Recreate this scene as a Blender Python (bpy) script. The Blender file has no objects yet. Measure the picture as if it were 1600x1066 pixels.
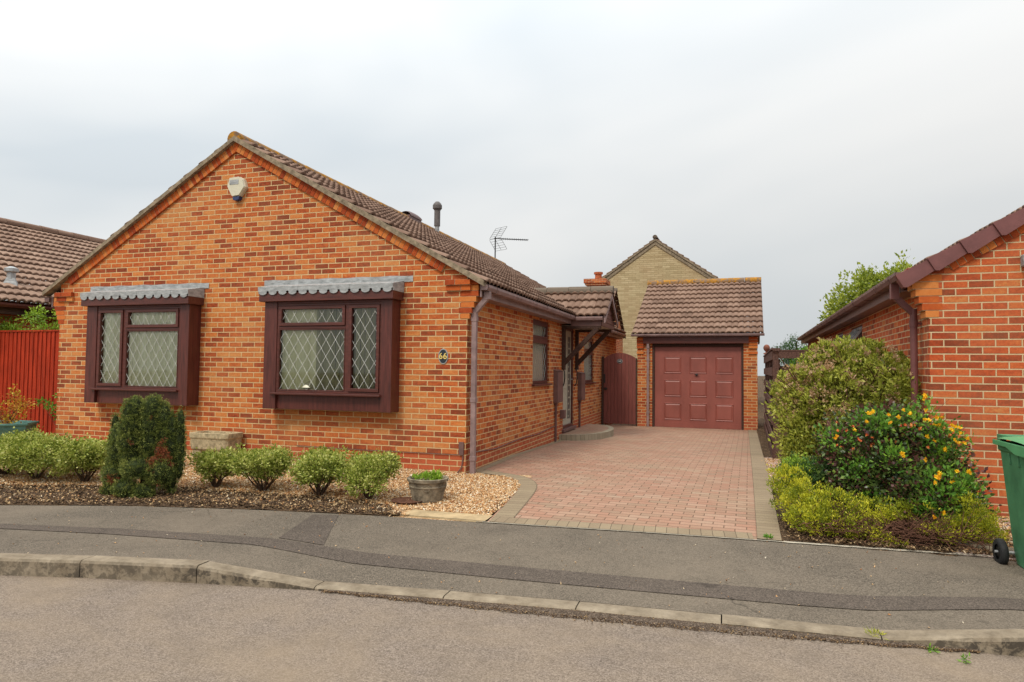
import bpy, math, random
import numpy as np
from mathutils import Vector, Matrix
random.seed(7); RNG = np.random.default_rng(11)
SC = bpy.context.scene; COL = SC.collection
R = math.radians

# ------------------------------------------------------------------ materials
class Sh:
    def __init__(s, name):
        s.m = bpy.data.materials.new(name); s.m.use_nodes = True
        s.nt = s.m.node_tree; s.nt.nodes.clear()
        s.out = s.nt.nodes.new('ShaderNodeOutputMaterial')
        s.co = s.nt.nodes.new('ShaderNodeTexCoord')
    def n(s, t, **k):
        o = s.nt.nodes.new(t)
        for a, b in k.items(): setattr(o, a, b)
        return o
    def l(s, a, b): s.nt.links.new(a, b)
    def setin(s, inp, v):
        if hasattr(v, 'is_linked') or hasattr(v, 'links'): s.l(v, inp)
        else:
            if isinstance(v, (tuple, list)) and len(v) == 3 and inp.type == 'RGBA': v = (*v, 1)
            inp.default_value = v
    def noise(s, scale, detail=4, rough=.6, vec=None, dist=0, out='Fac'):
        o = s.n('ShaderNodeTexNoise'); o.inputs['Scale'].default_value = scale
        o.inputs['Detail'].default_value = detail; o.inputs['Roughness'].default_value = rough
        o.inputs['Distortion'].default_value = dist
        s.l(vec or s.co.outputs['Object'], o.inputs['Vector']); return o.outputs[out]
    def voro(s, scale, out='Color', vec=None, feat='F1'):
        o = s.n('ShaderNodeTexVoronoi', feature=feat); o.inputs['Scale'].default_value = scale
        s.l(vec or s.co.outputs['Object'], o.inputs['Vector']); return o.outputs[out]
    def map(s, scale=(1, 1, 1), src='Object', loc=(0, 0, 0), rot=(0, 0, 0)):
        o = s.n('ShaderNodeMapping'); o.inputs['Scale'].default_value = scale
        o.inputs['Location'].default_value = loc; o.inputs['Rotation'].default_value = rot
        s.l(s.co.outputs[src], o.inputs['Vector']); return o.outputs[0]
    def ramp(s, f, stops, interp='LINEAR'):
        o = s.n('ShaderNodeValToRGB'); cr = o.color_ramp; cr.interpolation = interp
        while len(cr.elements) > 1: cr.elements.remove(cr.elements[-1])
        for i, (p, c) in enumerate(stops):
            e = cr.elements[0] if i == 0 else cr.elements.new(p)
            e.position = p; e.color = (*c, 1) if isinstance(c, (tuple, list)) else (c, c, c, 1)
        s.l(f, o.inputs[0]); return o.outputs[0]
    def mix(s, f, a, b, mode='MIX'):
        o = s.n('ShaderNodeMix', data_type='RGBA', blend_type=mode)
        s.setin(o.inputs[0], f); s.setin(o.inputs[6], a); s.setin(o.inputs[7], b); return o.outputs[2]
    def math(s, op, a, b=0.0, clamp=False):
        o = s.n('ShaderNodeMath', operation=op, use_clamp=clamp)
        s.setin(o.inputs[0], a); s.setin(o.inputs[1], b); return o.outputs[0]
    def attr(s, name='rnd'):
        o = s.n('ShaderNodeAttribute', attribute_name=name); return o.outputs['Fac']
    def bump(s, h, strength=.5, dist=.01, prev=None):
        o = s.n('ShaderNodeBump'); o.inputs['Strength'].default_value = strength
        o.inputs['Distance'].default_value = dist; s.l(h, o.inputs['Height'])
        if prev: s.l(prev, o.inputs['Normal'])
        return o.outputs[0]
    def fin(s, col, rough=.8, nrm=None, spec=.3, metal=0, transl=0):
        p = s.n('ShaderNodeBsdfPrincipled'); s.setin(p.inputs['Base Color'], col)
        s.setin(p.inputs['Roughness'], rough); p.inputs['Specular IOR Level'].default_value = spec
        p.inputs['Metallic'].default_value = metal
        if nrm: s.l(nrm, p.inputs['Normal'])
        sh = p.outputs[0]
        if transl:
            t = s.n('ShaderNodeBsdfTranslucent'); s.setin(t.inputs[0], col)
            mx = s.n('ShaderNodeMixShader'); mx.inputs[0].default_value = transl
            s.l(sh, mx.inputs[1]); s.l(t.outputs[0], mx.inputs[2]); sh = mx.outputs[0]
        s.l(sh, s.out.inputs[0]); return s.m

BR_STOPS = [(0, (.20, .036, .013)), (.2, (.33, .055, .015)), (.36, (.43, .085, .020)), (.5, (.51, .120, .026)), (.64, (.55, .155, .036)),
            (.8, (.58, .195, .050)), (1, (.61, .25, .078))]
RED_STOPS = [(0, (.36, .055, .022)), (.5, (.47, .080, .028)), (1, (.55, .115, .040))]
def brick_mat(name, w=.225, h=.075, mort=.0072, stops=BR_STOPS, plinth=True, mortar=(.76, .55, .29), shift=.0):
    s = Sh(name)
    mp = s.map(src='UV', loc=(shift, 0, 0))
    # slight hand-laid wobble of the joints
    wob = s.noise(3.0, 2, vec=mp, out='Color')
    vm = s.n('ShaderNodeVectorMath', operation='MULTIPLY_ADD'); s.l(wob, vm.inputs[0])
    vm.inputs[1].default_value = (.006, .005, 0); s.l(mp, vm.inputs[2])
    def bt(wm):
        b = s.n('ShaderNodeTexBrick'); b.offset = .5; b.squash = 1
        s.l(vm.outputs[0], b.inputs['Vector'])
        b.inputs['Color1'].default_value = (0, 0, 0, 1); b.inputs['Color2'].default_value = (1, 1, 1, 1)
        b.inputs['Mortar'].default_value = (.5, .5, .5, 1)
        b.inputs['Scale'].default_value = 1; b.inputs['Mortar Size'].default_value = wm
        b.inputs['Mortar Smooth'].default_value = .25; b.inputs['Bias'].default_value = 0
        b.inputs['Brick Width'].default_value = w; b.inputs['Row Height'].default_value = h
        return b
    b = bt(mort)
    rnd = b.outputs['Color']; fac = b.outputs['Fac']
    fine = s.noise(38, 5, .7, vec=mp); streak = s.noise(6, 3, .6, vec=s.map((1, 3, 1), 'UV'))
    area = s.noise(.45, 3, .6, vec=mp)
    f2 = s.math('ADD', s.math('ADD', s.math('MULTIPLY', rnd, .84), s.math('MULTIPLY', s.math('SUBTRACT', streak, .45), .75)), s.math('ADD', s.math('MULTIPLY', s.math('SUBTRACT', area, .46), .8), s.math('MULTIPLY', s.math('SUBTRACT', s.noise(24, 4, .75, vec=mp), .5), .75)), True)
    col = s.ramp(f2, stops)
    if plinth:
        sx = s.n('ShaderNodeSeparateXYZ'); s.l(s.co.outputs['UV'], sx.inputs[0])
        lo = s.math('LESS_THAN', sx.outputs[1], 0.002)
        col = s.mix(lo, col, s.ramp(f2, RED_STOPS))
    col = s.mix(.8, col, s.ramp(fine, [(.3, .36), (.7, .64)]), 'OVERLAY')
    # grime and bloom patches
    big = s.noise(.9, 4, .6, vec=mp)
    sz_ = s.n('ShaderNodeSeparateXYZ'); s.l(s.co.outputs['UV'], sz_.inputs[0])
    # damp marks left by splashing near the ground
    dm = s.math('MULTIPLY', s.ramp(s.math('ADD', sz_.outputs[1], s.math('MULTIPLY', s.noise(1.7, 5, .7, vec=mp), .5)), [(.12, .14), (.50, 0.)]), 1.0)
    col = s.mix(dm, col, (.22, .07, .035))
    col = s.mix(s.ramp(big, [(.38, .05), (.7, .34)]), col, (.36, .185, .095))
    mo = s.mix(s.math('MULTIPLY', s.noise(9, 3, vec=mp), .75), mortar, (.42, .27, .12))
    col = s.mix(fac, col, mo)
    hgt = s.math('SUBTRACT', s.math('MULTIPLY', fine, .25), fac)
    return s.fin(col, .88, s.bump(hgt, .9, .008), .2)

def loose_brick_mat(name, stops=BR_STOPS):
    s = Sh(name); f = s.attr(); nz = s.noise(9, 4, .7)
    f2 = s.math('ADD', s.math('MULTIPLY', f, .78), s.math('MULTIPLY', s.math('SUBTRACT', nz, .32), .6), True)
    col = s.mix(.5, s.ramp(f2, stops), s.ramp(s.noise(45, 4), [(.3, .42), (.7, .6)]), 'OVERLAY')
    return s.fin(col, .88, s.bump(s.noise(60, 3), .4, .004), .2)

def plain(name, col, rough=.6, spec=.35, var=.15, scale=12, bump=.15, metal=0, stretch=(1, 1, 1)):
    s = Sh(name); v = s.map(stretch); nz = s.noise(scale, 5, .65, vec=v)
    d = tuple(c * (1 - var * 1.6) for c in col); l = tuple(min(1, c * (1 + var)) for c in col)
    c = s.ramp(nz, [(.3, d), (.7, l)])
    return s.fin(c, rough, s.bump(s.noise(scale * 4, 3, vec=v), bump, .004), spec, metal)

def leaf_mat(name, stops, transl=.28, rough=.5, spec=.3):
    s = Sh(name); f = s.attr()
    f2 = s.math('ADD', f, s.math('MULTIPLY', s.math('SUBTRACT', s.noise(5, 3), .5), .5), True)
    return s.fin(s.ramp(f2, stops), rough, None, spec, 0, transl)

def tile_mat(name, stops, lichen=.0):
    s = Sh(name)
    f = s.attr(); nz = s.noise(7, 5, .7)
    f2 = s.math('ADD', s.math('MULTIPLY', f, .55), s.math('MULTIPLY', nz, .5), True)
    col = s.ramp(f2, stops)
    sp = s.ramp(s.noise(30, 4, .7), [(.62, 0.), (.72, .5)])
    col = s.mix(sp, col, (.30, .26, .21))
    wn = s.ramp(s.noise(2.2, 5, .7), [(.52, 0.), (.7, .3)])
    col = s.mix(wn, col, (.12, .085, .065))
    if lichen:
        lc = s.ramp(s.noise(4.5, 6, .75, dist=.6), [(.62 - lichen * .32, 0.), (.70 - lichen * .3, 1.)])
        col = s.mix(lc, col, s.ramp(s.noise(20, 3), [(.3, (.20, .11, .03)), (.6, (.46, .21, .025))]))
    return s.fin(col, .9, s.bump(s.noise(70, 4), .35, .004), .15)

M = {}
M['brick'] = brick_mat('brick')
M['brick_b'] = brick_mat('brick_neighbour', stops=[(0, (.20, .036, .014)), (.25, (.35, .052, .015)), (.45, (.46, .072, .019)), (.65, (.53, .098, .024)), (.85, (.56, .135, .034)), (1, (.58, .20, .055))], shift=.09, mortar=(.68, .52, .32))
M['loose'] = loose_brick_mat('loose_brick')
M['mortar'] = plain('mortar', (.48, .34, .21), .95, .1, .2, 30, .4)
M['cement'] = plain('verge_cement', (.285, .225, .155), .95, .1, .35, 14, .5)
M['stone'] = brick_mat('stone_block', w=.38, h=.105, mort=.007, plinth=False, mortar=(.32, .25, .145),
                       stops=[(0, (.36, .285, .155)), (.5, (.46, .37, .21)), (1, (.54, .45, .27))])
M['tile'] = tile_mat('roof_tile', [(0, (.115, .068, .048)), (.5, (.205, .126, .090)), (1, (.285, .185, .135))])
M['tile_light'] = tile_mat('roof_tile_pale', [(0, (.17, .105, .076)), (.5, (.265, .172, .125)), (1, (.34, .23, .17))])
M['ridge'] = tile_mat('ridge_tile', [(0, (.14, .09, .06)), (1, (.27, .18, .12))], .5)
M['ridge_grey'] = tile_mat('ridge_tile_grey', [(0, (.10, .078, .058)), (1, (.19, .15, .115))])
M['mahog'] = plain('mahogany_upvc', (.100, .024, .017), .42, .45, .3, 5, .15, stretch=(6, 6, .6))
M['mahog_h'] = plain('mahogany_rail', (.100, .026, .018), .4, .45, .25, 5, .12, stretch=(.6, 6, 6))
M['brown'] = plain('brown_plastic', (.155, .085, .075), .45, .45, .18, 6, .1)
M['brown_pale'] = plain('weathered_brown_plastic', (.275, .185, .175), .5, .4, .22, 6, .1)
M['flue'] = plain('grey_brown_cowl', (.125, .11, .105), .6, .3, .2)
M['cap'] = plain('maroon_verge_cap', (.165, .060, .055), .45, .4, .15, 5, .08)
M['timber'] = plain('dark_timber', (.065, .034, .024), .75, .25, .35, 6, .4, stretch=(5, 1, 5))
M['fence_dark'] = plain('dark_stained_boards', (.115, .062, .048), .85, .2, .35, 5, .5, stretch=(8, .8, 8))
M['fence_red'] = plain('red_cedar_boards', (.36, .034, .010), .8, .2, .32, 4, .45, stretch=(9, 9, .7))
M['garage_red'] = plain('garage_door_red', (.275, .082, .062), .45, .4, .14, 2, .06, stretch=(1, 1, .4))
M['gate_red'] = plain('gate_red_boards', (.195, .058, .046), .5, .35, .15, 5, .2, stretch=(8, 8, .7))
M['black'] = plain('black_metal', (.02, .019, .018), .5, .4, .2)
M['rubber'] = plain('black_rubber', (.018, .018, .018), .75, .3, .3, 20, .3)
M['white'] = plain('cream_plastic', (.62, .58, .44), .35, .45, .06)
M['grey_lead'] = plain('lead_sheet', (.35, .36, .36), .55, .4, .3, 9, .3, stretch=(1, 1, 3))
M['cream'] = plain('cream_door', (.46, .44, .35), .45, .4, .1)
M['lead_bar'] = plain('leading_strip', (.56, .56, .52), .4, .5, .1)
M['plaster'] = plain('room_plaster', (.32, .28, .22), .9, .2, .15)
M['gold'] = plain('gold_paint', (.75, .55, .16), .4, .5, .08)
M['navy'] = plain('navy_plastic', (.02, .035, .11), .3, .5, .1)
M['plate'] = plain('plate_enamel', (.015, .022, .03), .35, .5, .1)
M['steel'] = plain('galvanised_steel', (.42, .43, .43), .45, .5, .15, metal=.6)
M['bin'] = plain('green_plastic', (.068, .210, .100), .5, .35, .22, 4, .1)
M['bin_lid'] = plain('green_plastic_lid', (.085, .28, .12), .45, .4, .12, 6, .1)
M['pot_green'] = plain('green_planter', (.075, .19, .16), .5, .4, .2)
M['clay'] = plain('terracotta', (.42, .12, .05), .85, .2, .25, 20, .3)
M['finial'] = plain('weathered_finial', (.22, .085, .055), .85, .2, .25)
M['pinkclay'] = plain('pink_trough', (.45, .17, .13), .8, .2, .2)
M['bark'] = plain('bark', (.10, .062, .040), .95, .1, .35, 25, .8)
M['twig'] = plain('dry_twig', (.135, .065, .042), .95, .1, .4, 25, .6)

def s_curtain(name, a, b, scale=1.0, transl=.08):
    s = Sh(name); v = s.map((22 * scale, 22 * scale, .8))
    return s.fin(s.ramp(s.noise(1.0, 3, .6, vec=v), [(.3, a), (.7, b)]), .9, None, .1, 0, transl)
M['net'] = s_curtain('net_curtain', (.72, .70, .48), (.95, .94, .74))
M['blind'] = s_curtain('vertical_blind', (.78, .76, .46), (.95, .93, .66))

def glass():
    s = Sh('window_glass')
    g = s.n('ShaderNodeBsdfGlossy'); g.inputs['Roughness'].default_value = .02
    g.inputs['Color'].default_value = (.9, .95, .95, 1)
    t = s.n('ShaderNodeBsdfTransparent'); t.inputs[0].default_value = (.94, .96, .93, 1)
    fr = s.n('ShaderNodeFresnel'); fr.inputs[0].default_value = 1.55
    f = s.math('ADD', s.math('MULTIPLY', fr.outputs[0], 1.15), .0, True)
    mx = s.n('ShaderNodeMixShader'); s.l(f, mx.inputs[0]); s.l(t.outputs[0], mx.inputs[1]); s.l(g.outputs[0], mx.inputs[2])
    s.l(mx.outputs[0], s.out.inputs[0]); return s.m
M['glass'] = glass()

def asphalt(name, base, dark, specks=.5, tint=(.3, .25, .2), patches=.35):
    s = Sh(name)
    ag = s.voro(150, 'Color'); sp = s.n('ShaderNodeSeparateColor'); s.l(ag, sp.inputs[0])
    col = s.ramp(sp.outputs[0], [(0, tuple(c * .6 for c in dark)), (.35, dark), (.75, base), (1, tuple(min(1, c * 1.25) for c in base))])
    col = s.mix(.5, col, s.ramp(s.noise(320, 3, .7), [(.35, .28), (.65, .72)]), 'OVERLAY')
    col = s.mix(s.ramp(s.noise(.8, 5, .65, dist=.4), [(.40, 0.), (.68, patches)]), col, tint)
    col = s.mix(s.ramp(s.noise(2.8, 5, .7), [(.48, 0.), (.72, .3)]), col, tuple(c * .55 for c in dark))
    # hairline cracks where the surface has aged, darker drips
    wv = s.n('ShaderNodeVectorMath', operation='MULTIPLY_ADD'); s.l(s.noise(2.2, 4, .6, out='Color'), wv.inputs[0]); wv.inputs[1].default_value = (.5, .5, 0); s.l(s.co.outputs['Object'], wv.inputs[2])
    ck = s.ramp(s.voro(.75, 'Distance', vec=wv.outputs[0], feat='DISTANCE_TO_EDGE'), [(.0, .75), (.006, 0.)])
    ck = s.math('MULTIPLY', ck, s.ramp(s.noise(.35, 3), [(.50, 0.), (.60, 1.)]))
    col = s.mix(ck, col, tuple(c * .35 for c in dark))
    dr = s.ramp(s.voro(1.1, 'Distance', vec=wv.outputs[0]), [(.03, .5), (.075, 0.)])
    col = s.mix(s.math('MULTIPLY', dr, s.ramp(s.noise(.8, 2), [(.5, 0.), (.56, 1.)])), col, tuple(c * .4 for c in dark))
    # scattered pale chips
    ch = s.ramp(s.voro(55, 'Distance'), [(.0, 1.), (.10, 0.)])
    rare = s.ramp(s.noise(17, 2), [(.6, 0.), (.68, 1.)])
    col = s.mix(s.math('MULTIPLY', s.math('MULTIPLY', ch, rare), specks), col, (.55, .46, .36))
    b = s.bump(s.voro(150, 'Distance'), .55, .004); b = s.bump(s.noise(40, 4), .3, .006, b)
    return s.fin(col, .92, b, .2)
M['road'] = asphalt('road_asphalt', (.232, .186, .150), (.165, .130, .104), .4, (.265, .200, .135), .6)
M['pave'] = asphalt('pavement_asphalt', (.160, .131, .100), (.105, .086, .065), .45, (.200, .160, .118), .5)
M['patch'] = asphalt('patch_asphalt', (.118, .094, .075), (.074, .059, .047), .5, (.15, .115, .09), .2)

def kerbm():
    s = Sh('kerb_concrete')
    nz = s.noise(6, 6, .7); col = s.ramp(nz, [(.3, (.15, .115, .078)), (.5, (.235, .188, .132)), (.72, (.33, .27, .195))])
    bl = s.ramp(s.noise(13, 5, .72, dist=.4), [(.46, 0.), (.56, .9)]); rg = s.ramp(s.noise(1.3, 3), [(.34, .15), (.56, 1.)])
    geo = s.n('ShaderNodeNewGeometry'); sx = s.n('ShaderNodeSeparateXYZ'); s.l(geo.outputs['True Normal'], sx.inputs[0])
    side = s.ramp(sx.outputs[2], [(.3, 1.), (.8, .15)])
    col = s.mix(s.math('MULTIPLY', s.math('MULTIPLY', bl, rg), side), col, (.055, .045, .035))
    return s.fin(col, .9, s.bump(s.noise(60, 5, .7), .6, .005), .2)
M['kerb'] = kerbm()

def paver(name, stops, w, h, mort=.004, rot=0, joint=(.16, .10, .065)):
    s = Sh(name); v = s.map(src='UV', rot=(0, 0, rot))
    b = s.n('ShaderNodeTexBrick'); b.offset = .5; s.l(v, b.inputs['Vector'])
    b.inputs['Color1'].default_value = (0, 0, 0, 1); b.inputs['Color2'].default_value = (1, 1, 1, 1)
    b.inputs['Mortar'].default_value = (.5, .5, .5, 1); b.inputs['Scale'].default_value = 1
    b.inputs['Mortar Size'].default_value = mort; b.inputs['Mortar Smooth'].default_value = .4
    b.inputs['Brick Width'].default_value = w; b.inputs['Row Height'].default_value = h
    nz = s.noise(4, 5, .7)
    f = s.math('ADD', s.math('MULTIPLY', b.outputs['Color'], .6), s.math('MULTIPLY', nz, .42), True)
    col = s.ramp(f, stops)
    col = s.mix(.6, col, s.ramp(s.noise(150, 4, .7), [(.3, .3), (.7, .7)]), 'OVERLAY')
    col = s.mix(s.ramp(s.noise(.9, 4, .6, dist=.5), [(.45, 0.), (.7, .45)]), col, (.33, .25, .165))
    col = s.mix(b.outputs['Fac'], col, joint)
    hh = s.math('SUBTRACT', s.math('MULTIPLY', s.noise(150, 3), .12), b.outputs['Fac'])
    return s.fin(col, .9, s.bump(hh, .8, .005), .2)
M['paver'] = paver('red_block_paving', [(0, (.22, .160, .112)), (.25, (.285, .180, .122)), (.5, (.325, .172, .115)), (.75, (.36, .222, .155)), (1, (.29, .235, .168))], .2, .1, .0055)
M['border'] = paver('grey_block_paving', [(0, (.205, .152, .098)), (1, (.285, .222, .142))], .1, .2, .003, 0, (.12, .09, .06))
M['step_side'] = paver('grey_step_blocks', [(0, (.27, .225, .155)), (1, (.40, .345, .25))], .1, .3, .004, 0, (.12, .09, .06))

def ground_m(name, stops, scale=60, bumpd=.02, big=((0, 0, 0), 0)):
    s = Sh(name); c = s.voro(scale, 'Color'); sp = s.n('ShaderNodeSeparateColor'); s.l(c, sp.inputs[0])
    col = s.ramp(sp.outputs[0], stops)
    col = s.mix(.5, col, s.ramp(s.noise(120, 4, .7), [(.3, .3), (.7, .7)]), 'OVERLAY')
    if big[1]: col = s.mix(s.ramp(s.noise(1.6, 4), [(.4, 0.), (.65, big[1])]), col, big[0])
    return s.fin(col, .95, s.bump(s.voro(scale, 'Distance'), .9, bumpd), .15)
M['gravel'] = ground_m('gravel_base', [(0, (.24, .12, .05)), (.3, (.40, .23, .11)), (.7, (.54, .36, .19)), (1, (.62, .50, .35))], 75, .012)
M['soil'] = ground_m('bark_soil', [(0, (.036, .023, .013)), (.6, (.085, .052, .030)), (.88, (.15, .092, .052)), (1, (.30, .20, .115))], 60, .02)
M['pinkgravel'] = ground_m('pink_gravel', [(0, (.24, .16, .13)), (.5, (.40, .29, .25)), (1, (.55, .46, .42))], 60, .012)
M['grit'] = ground_m('gutter_grit', [(0, (.045, .032, .022)), (.6, (.10, .072, .052)), (1, (.20, .15, .11))], 140, .006)
M['slab'] = plain('sandstone_slab', (.42, .31, .175), .9, .2, .2, 8, .5)
M['trough'] = plain('reconstituted_stone', (.44, .35, .215), .95, .1, .35, 22, .9)
M['concrete_pot'] = plain('weathered_concrete', (.23, .19, .135), .95, .1, .45, 12, .8)
M['concrete'] = plain('pale_concrete', (.42, .37, .29), .9, .2, .15, 15, .3)
s = Sh('chip_stone'); f = s.attr()
M['chip'] = s.fin(s.mix(.35, s.ramp(f, [(0, (.26, .10, .035)), (.2, (.44, .22, .085)), (.5, (.57, .34, .155)), (.78, (.64, .46, .27)), (1, (.72, .63, .48))]), s.ramp(s.noise(80, 2), [(.3, .35), (.7, .65)]), 'OVERLAY'), .8, None, .3)
s = Sh('debris_chip'); f = s.attr()
M['debris'] = s.fin(s.ramp(f, [(0, (.035, .022, .012)), (.55, (.10, .056, .030)), (.78, (.24, .145, .07)), (1, (.46, .32, .17))]), .9, None, .2)

# ------------------------------------------------------------------ mesh builder
class MB:
    def __init__(s): s.v = []; s.f = []; s.uv = {}; s.r = []
    def add(s, vs, fs, uvs=None, r=None):
        o = len(s.v); s.v += [tuple(map(float, p)) for p in vs]
        for i, f in enumerate(fs):
            if uvs: s.uv[len(s.f)] = uvs[i]
            s.f.append(tuple(o + k for k in f)); s.r.append(random.random() if r is None else r)
        return s
    def box(s, x0, x1, y0, y1, z0, z1, r=None):
        if r is None: r = random.random()
        v = [(x, y, z) for z in (z0, z1) for y in (y0, y1) for x in (x0, x1)]
        return s.add(v, [(0, 2, 3, 1), (4, 5, 7, 6), (0, 1, 5, 4), (2, 6, 7, 3), (0, 4, 6, 2), (1, 3, 7, 5)], r=r)
    def prism(s, poly, axis, a, b, r=None):
        n = len(poly)
        def P(p, t):
            return (t, p[0], p[1]) if axis == 0 else (p[0], t, p[1]) if axis == 1 else (p[0], p[1], t)
        v = [P(p, a) for p in poly] + [P(p, b) for p in poly]
        f = [tuple(range(n)), tuple(range(2 * n - 1, n - 1, -1))] + [(i, i + n, (i + 1) % n + n, (i + 1) % n) for i in range(n)]
        return s.add(v, f, r=random.random() if r is None else r)
    def beam(s, p, q, w, h, up=(0, 0, 1), r=None):
        p = Vector(p); q = Vector(q); d = (q - p).normalized(); u = Vector(up)
        a = d.cross(u); a = a.normalized() if a.length > 1e-5 else Vector((1, 0, 0)); b = a.cross(d)
        v = [c + a * sx * w / 2 + b * sz * h / 2 for c in (p, q) for sz in (-1, 1) for sx in (-1, 1)]
        return s.add(v, [(0, 1, 3, 2), (4, 6, 7, 5), (0, 4, 5, 1), (2, 3, 7, 6), (0, 2, 6, 4), (1, 5, 7, 3)], r=random.random() if r is None else r)
    def tube(s, pts, rad, n=8, cap=True, r=None):
        pts = [Vector(p) for p in pts]; rad = [rad] * len(pts) if not hasattr(rad, '__len__') else rad
        if r is None: r = random.random()
        vs = []; fs = []; prev = None
        for i, p in enumerate(pts):
            d = (pts[min(i + 1, len(pts) - 1)] - pts[max(i - 1, 0)]).normalized()
            u = Vector((0, 0, 1)) if abs(d.z) < .9 else Vector((1, 0, 0))
            a = d.cross(u).normalized() if prev is None else (prev - d * prev.dot(d)).normalized()
            prev = a; b = d.cross(a)
            for k in range(n):
                t = 2 * math.pi * k / n; vs.append(p + (a * math.cos(t) + b * math.sin(t)) * rad[i])
        for i in range(len(pts) - 1):
            for k in range(n):
                fs.append((i * n + k, i * n + (k + 1) % n, (i + 1) * n + (k + 1) % n, (i + 1) * n + k))
        if cap: fs.append(tuple(range(n - 1, -1, -1))); fs.append(tuple((len(pts) - 1) * n + k for k in range(n)))
        return s.add(vs, fs, r=r)
    def lathe(s, prof, c, n=24, r=None, sx=1, sy=1, ang=(0, 2 * math.pi), wob=0):
        vs = []; fs = []; full = abs(ang[1] - ang[0] - 2 * math.pi) < 1e-6; m = n if full else n + 1
        for rr, z in prof:
            for k in range(m):
                t = ang[0] + (ang[1] - ang[0]) * k / n; w = 1 + wob * math.sin(5 * t + z * 30)
                vs.append((c[0] + rr * w * math.cos(t) * sx, c[1] + rr * w * math.sin(t) * sy, c[2] + z))
        for i in range(len(prof) - 1):
            for k in range(n):
                k2 = (k + 1) % m if full else k + 1
                fs.append((i * m + k, i * m + k2, (i + 1) * m + k2, (i + 1) * m + k))
        return s.add(vs, fs, r=random.random() if r is None else r)
    def grid(s, fn, nu, nv, r=None, uvfn=None):
        vs = [fn(i / nu, j / nv) for j in range(nv + 1) for i in range(nu + 1)]
        fs = [(j * (nu + 1) + i, j * (nu + 1) + i + 1, (j + 1) * (nu + 1) + i + 1, (j + 1) * (nu + 1) + i) for j in range(nv) for i in range(nu)]
        uvs = None
        if uvfn: uvs = [[uvfn((k % (nu + 1)) / nu, (k // (nu + 1)) / nv) for k in f] for f in fs]
        return s.add(vs, fs, uvs, r=random.random() if r is None else r)
    def wall(s, axis, plane, out, a0, a1, z0, z1, holes=(), depth=.12):
        """rectangular wall face at axis=plane, looking towards out*axis, holes with reveals going inwards"""
        A = sorted({a0, a1, *[h[0] for h in holes], *[h[1] for h in holes]}); Z = sorted({z0, z1, *[h[2] for h in holes], *[h[3] for h in holes]})
        def P(a, z, d=0): return (plane - out * d, a, z) if axis == 0 else (a, plane - out * d, z)
        for i in range(len(A) - 1):
            for j in range(len(Z) - 1):
                ca = (A[i] + A[i + 1]) / 2; cz = (Z[j] + Z[j + 1]) / 2
                if any(h[0] < ca < h[1] and h[2] < cz < h[3] for h in holes): continue
                s.add([P(A[i], Z[j]), P(A[i + 1], Z[j]), P(A[i + 1], Z[j + 1]), P(A[i], Z[j + 1])], [(0, 1, 2, 3)])
        for h in holes:
            c = [(h[0], h[2]), (h[1], h[2]), (h[1], h[3]), (h[0], h[3])]
            for k in range(4):
                p, q = c[k], c[(k + 1) % 4]
                s.add([P(*p), P(*q), P(*q, depth), P(*p, depth)], [(0, 1, 2, 3)])
        return s
    def build(s, name, mat, parent=None, base=(0, 0, 0), smooth=False, bevel=0, keepn=False):
        b = Vector(parent['_base']) if parent is not None and '_base' in parent else Vector(base)
        me = bpy.data.meshes.new(name)
        me.from_pydata([tuple(Vector(p) - b) for p in s.v], [], s.f); 
        uvl = me.uv_layers.new(name='UVMap'); at = me.attributes.new('rnd', 'FLOAT', 'FACE')
        at.data.foreach_set('value', np.array(s.r, dtype=np.float32))
        for p in me.polygons:
            if p.index in s.uv:
                for li, uv in zip(p.loop_indices, s.uv[p.index]): uvl.data[li].uv = uv
                continue
            n = p.normal; ax = max(range(3), key=lambda i: abs(n[i]))
            for li in p.loop_indices:
                c = s.v[me.loops[li].vertex_index]
                uvl.data[li].uv = (c[1], c[2]) if ax == 0 else (c[0], c[2]) if ax == 1 else (c[0], c[1])
        if smooth: me.polygons.foreach_set('use_smooth', [True] * len(me.polygons))
        me.materials.append(mat); me.update()
        o = bpy.data.objects.new(name, me); COL.objects.link(o)
        if parent is not None: o.parent = parent
        elif any(base): o.location = base
        if bevel:
            m = o.modifiers.new('bevel', 'BEVEL'); m.width = bevel; m.segments = 2; m.limit_method = 'ANGLE'; m.harden_normals = False
        return o

FROT = -R(1.8)
def thing(name, label, cat, base, rot=0, group=None):
    """Empty at the base of a thing; base and part coordinates are given in a frame turned by rot about the world origin"""
    o = bpy.data.objects.new(name, None); COL.objects.link(o); o.empty_display_size = .2
    o.location = Matrix.Rotation(rot, 3, 'Z') @ Vector(base); o.rotation_euler = (0, 0, rot)
    o['_base'] = tuple(map(float, base)); o['label'] = label; o['category'] = cat
    if group: o['group'] = group
    return o
def tag(o, label, cat, group=None, kind=None):
    o['label'] = label; o['category'] = cat
    if group: o['group'] = group
    if kind: o['kind'] = kind
    return o
def struct(o, label=None):
    o['kind'] = 'structure'; 
    if label: o['label'] = label
    return o

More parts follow.
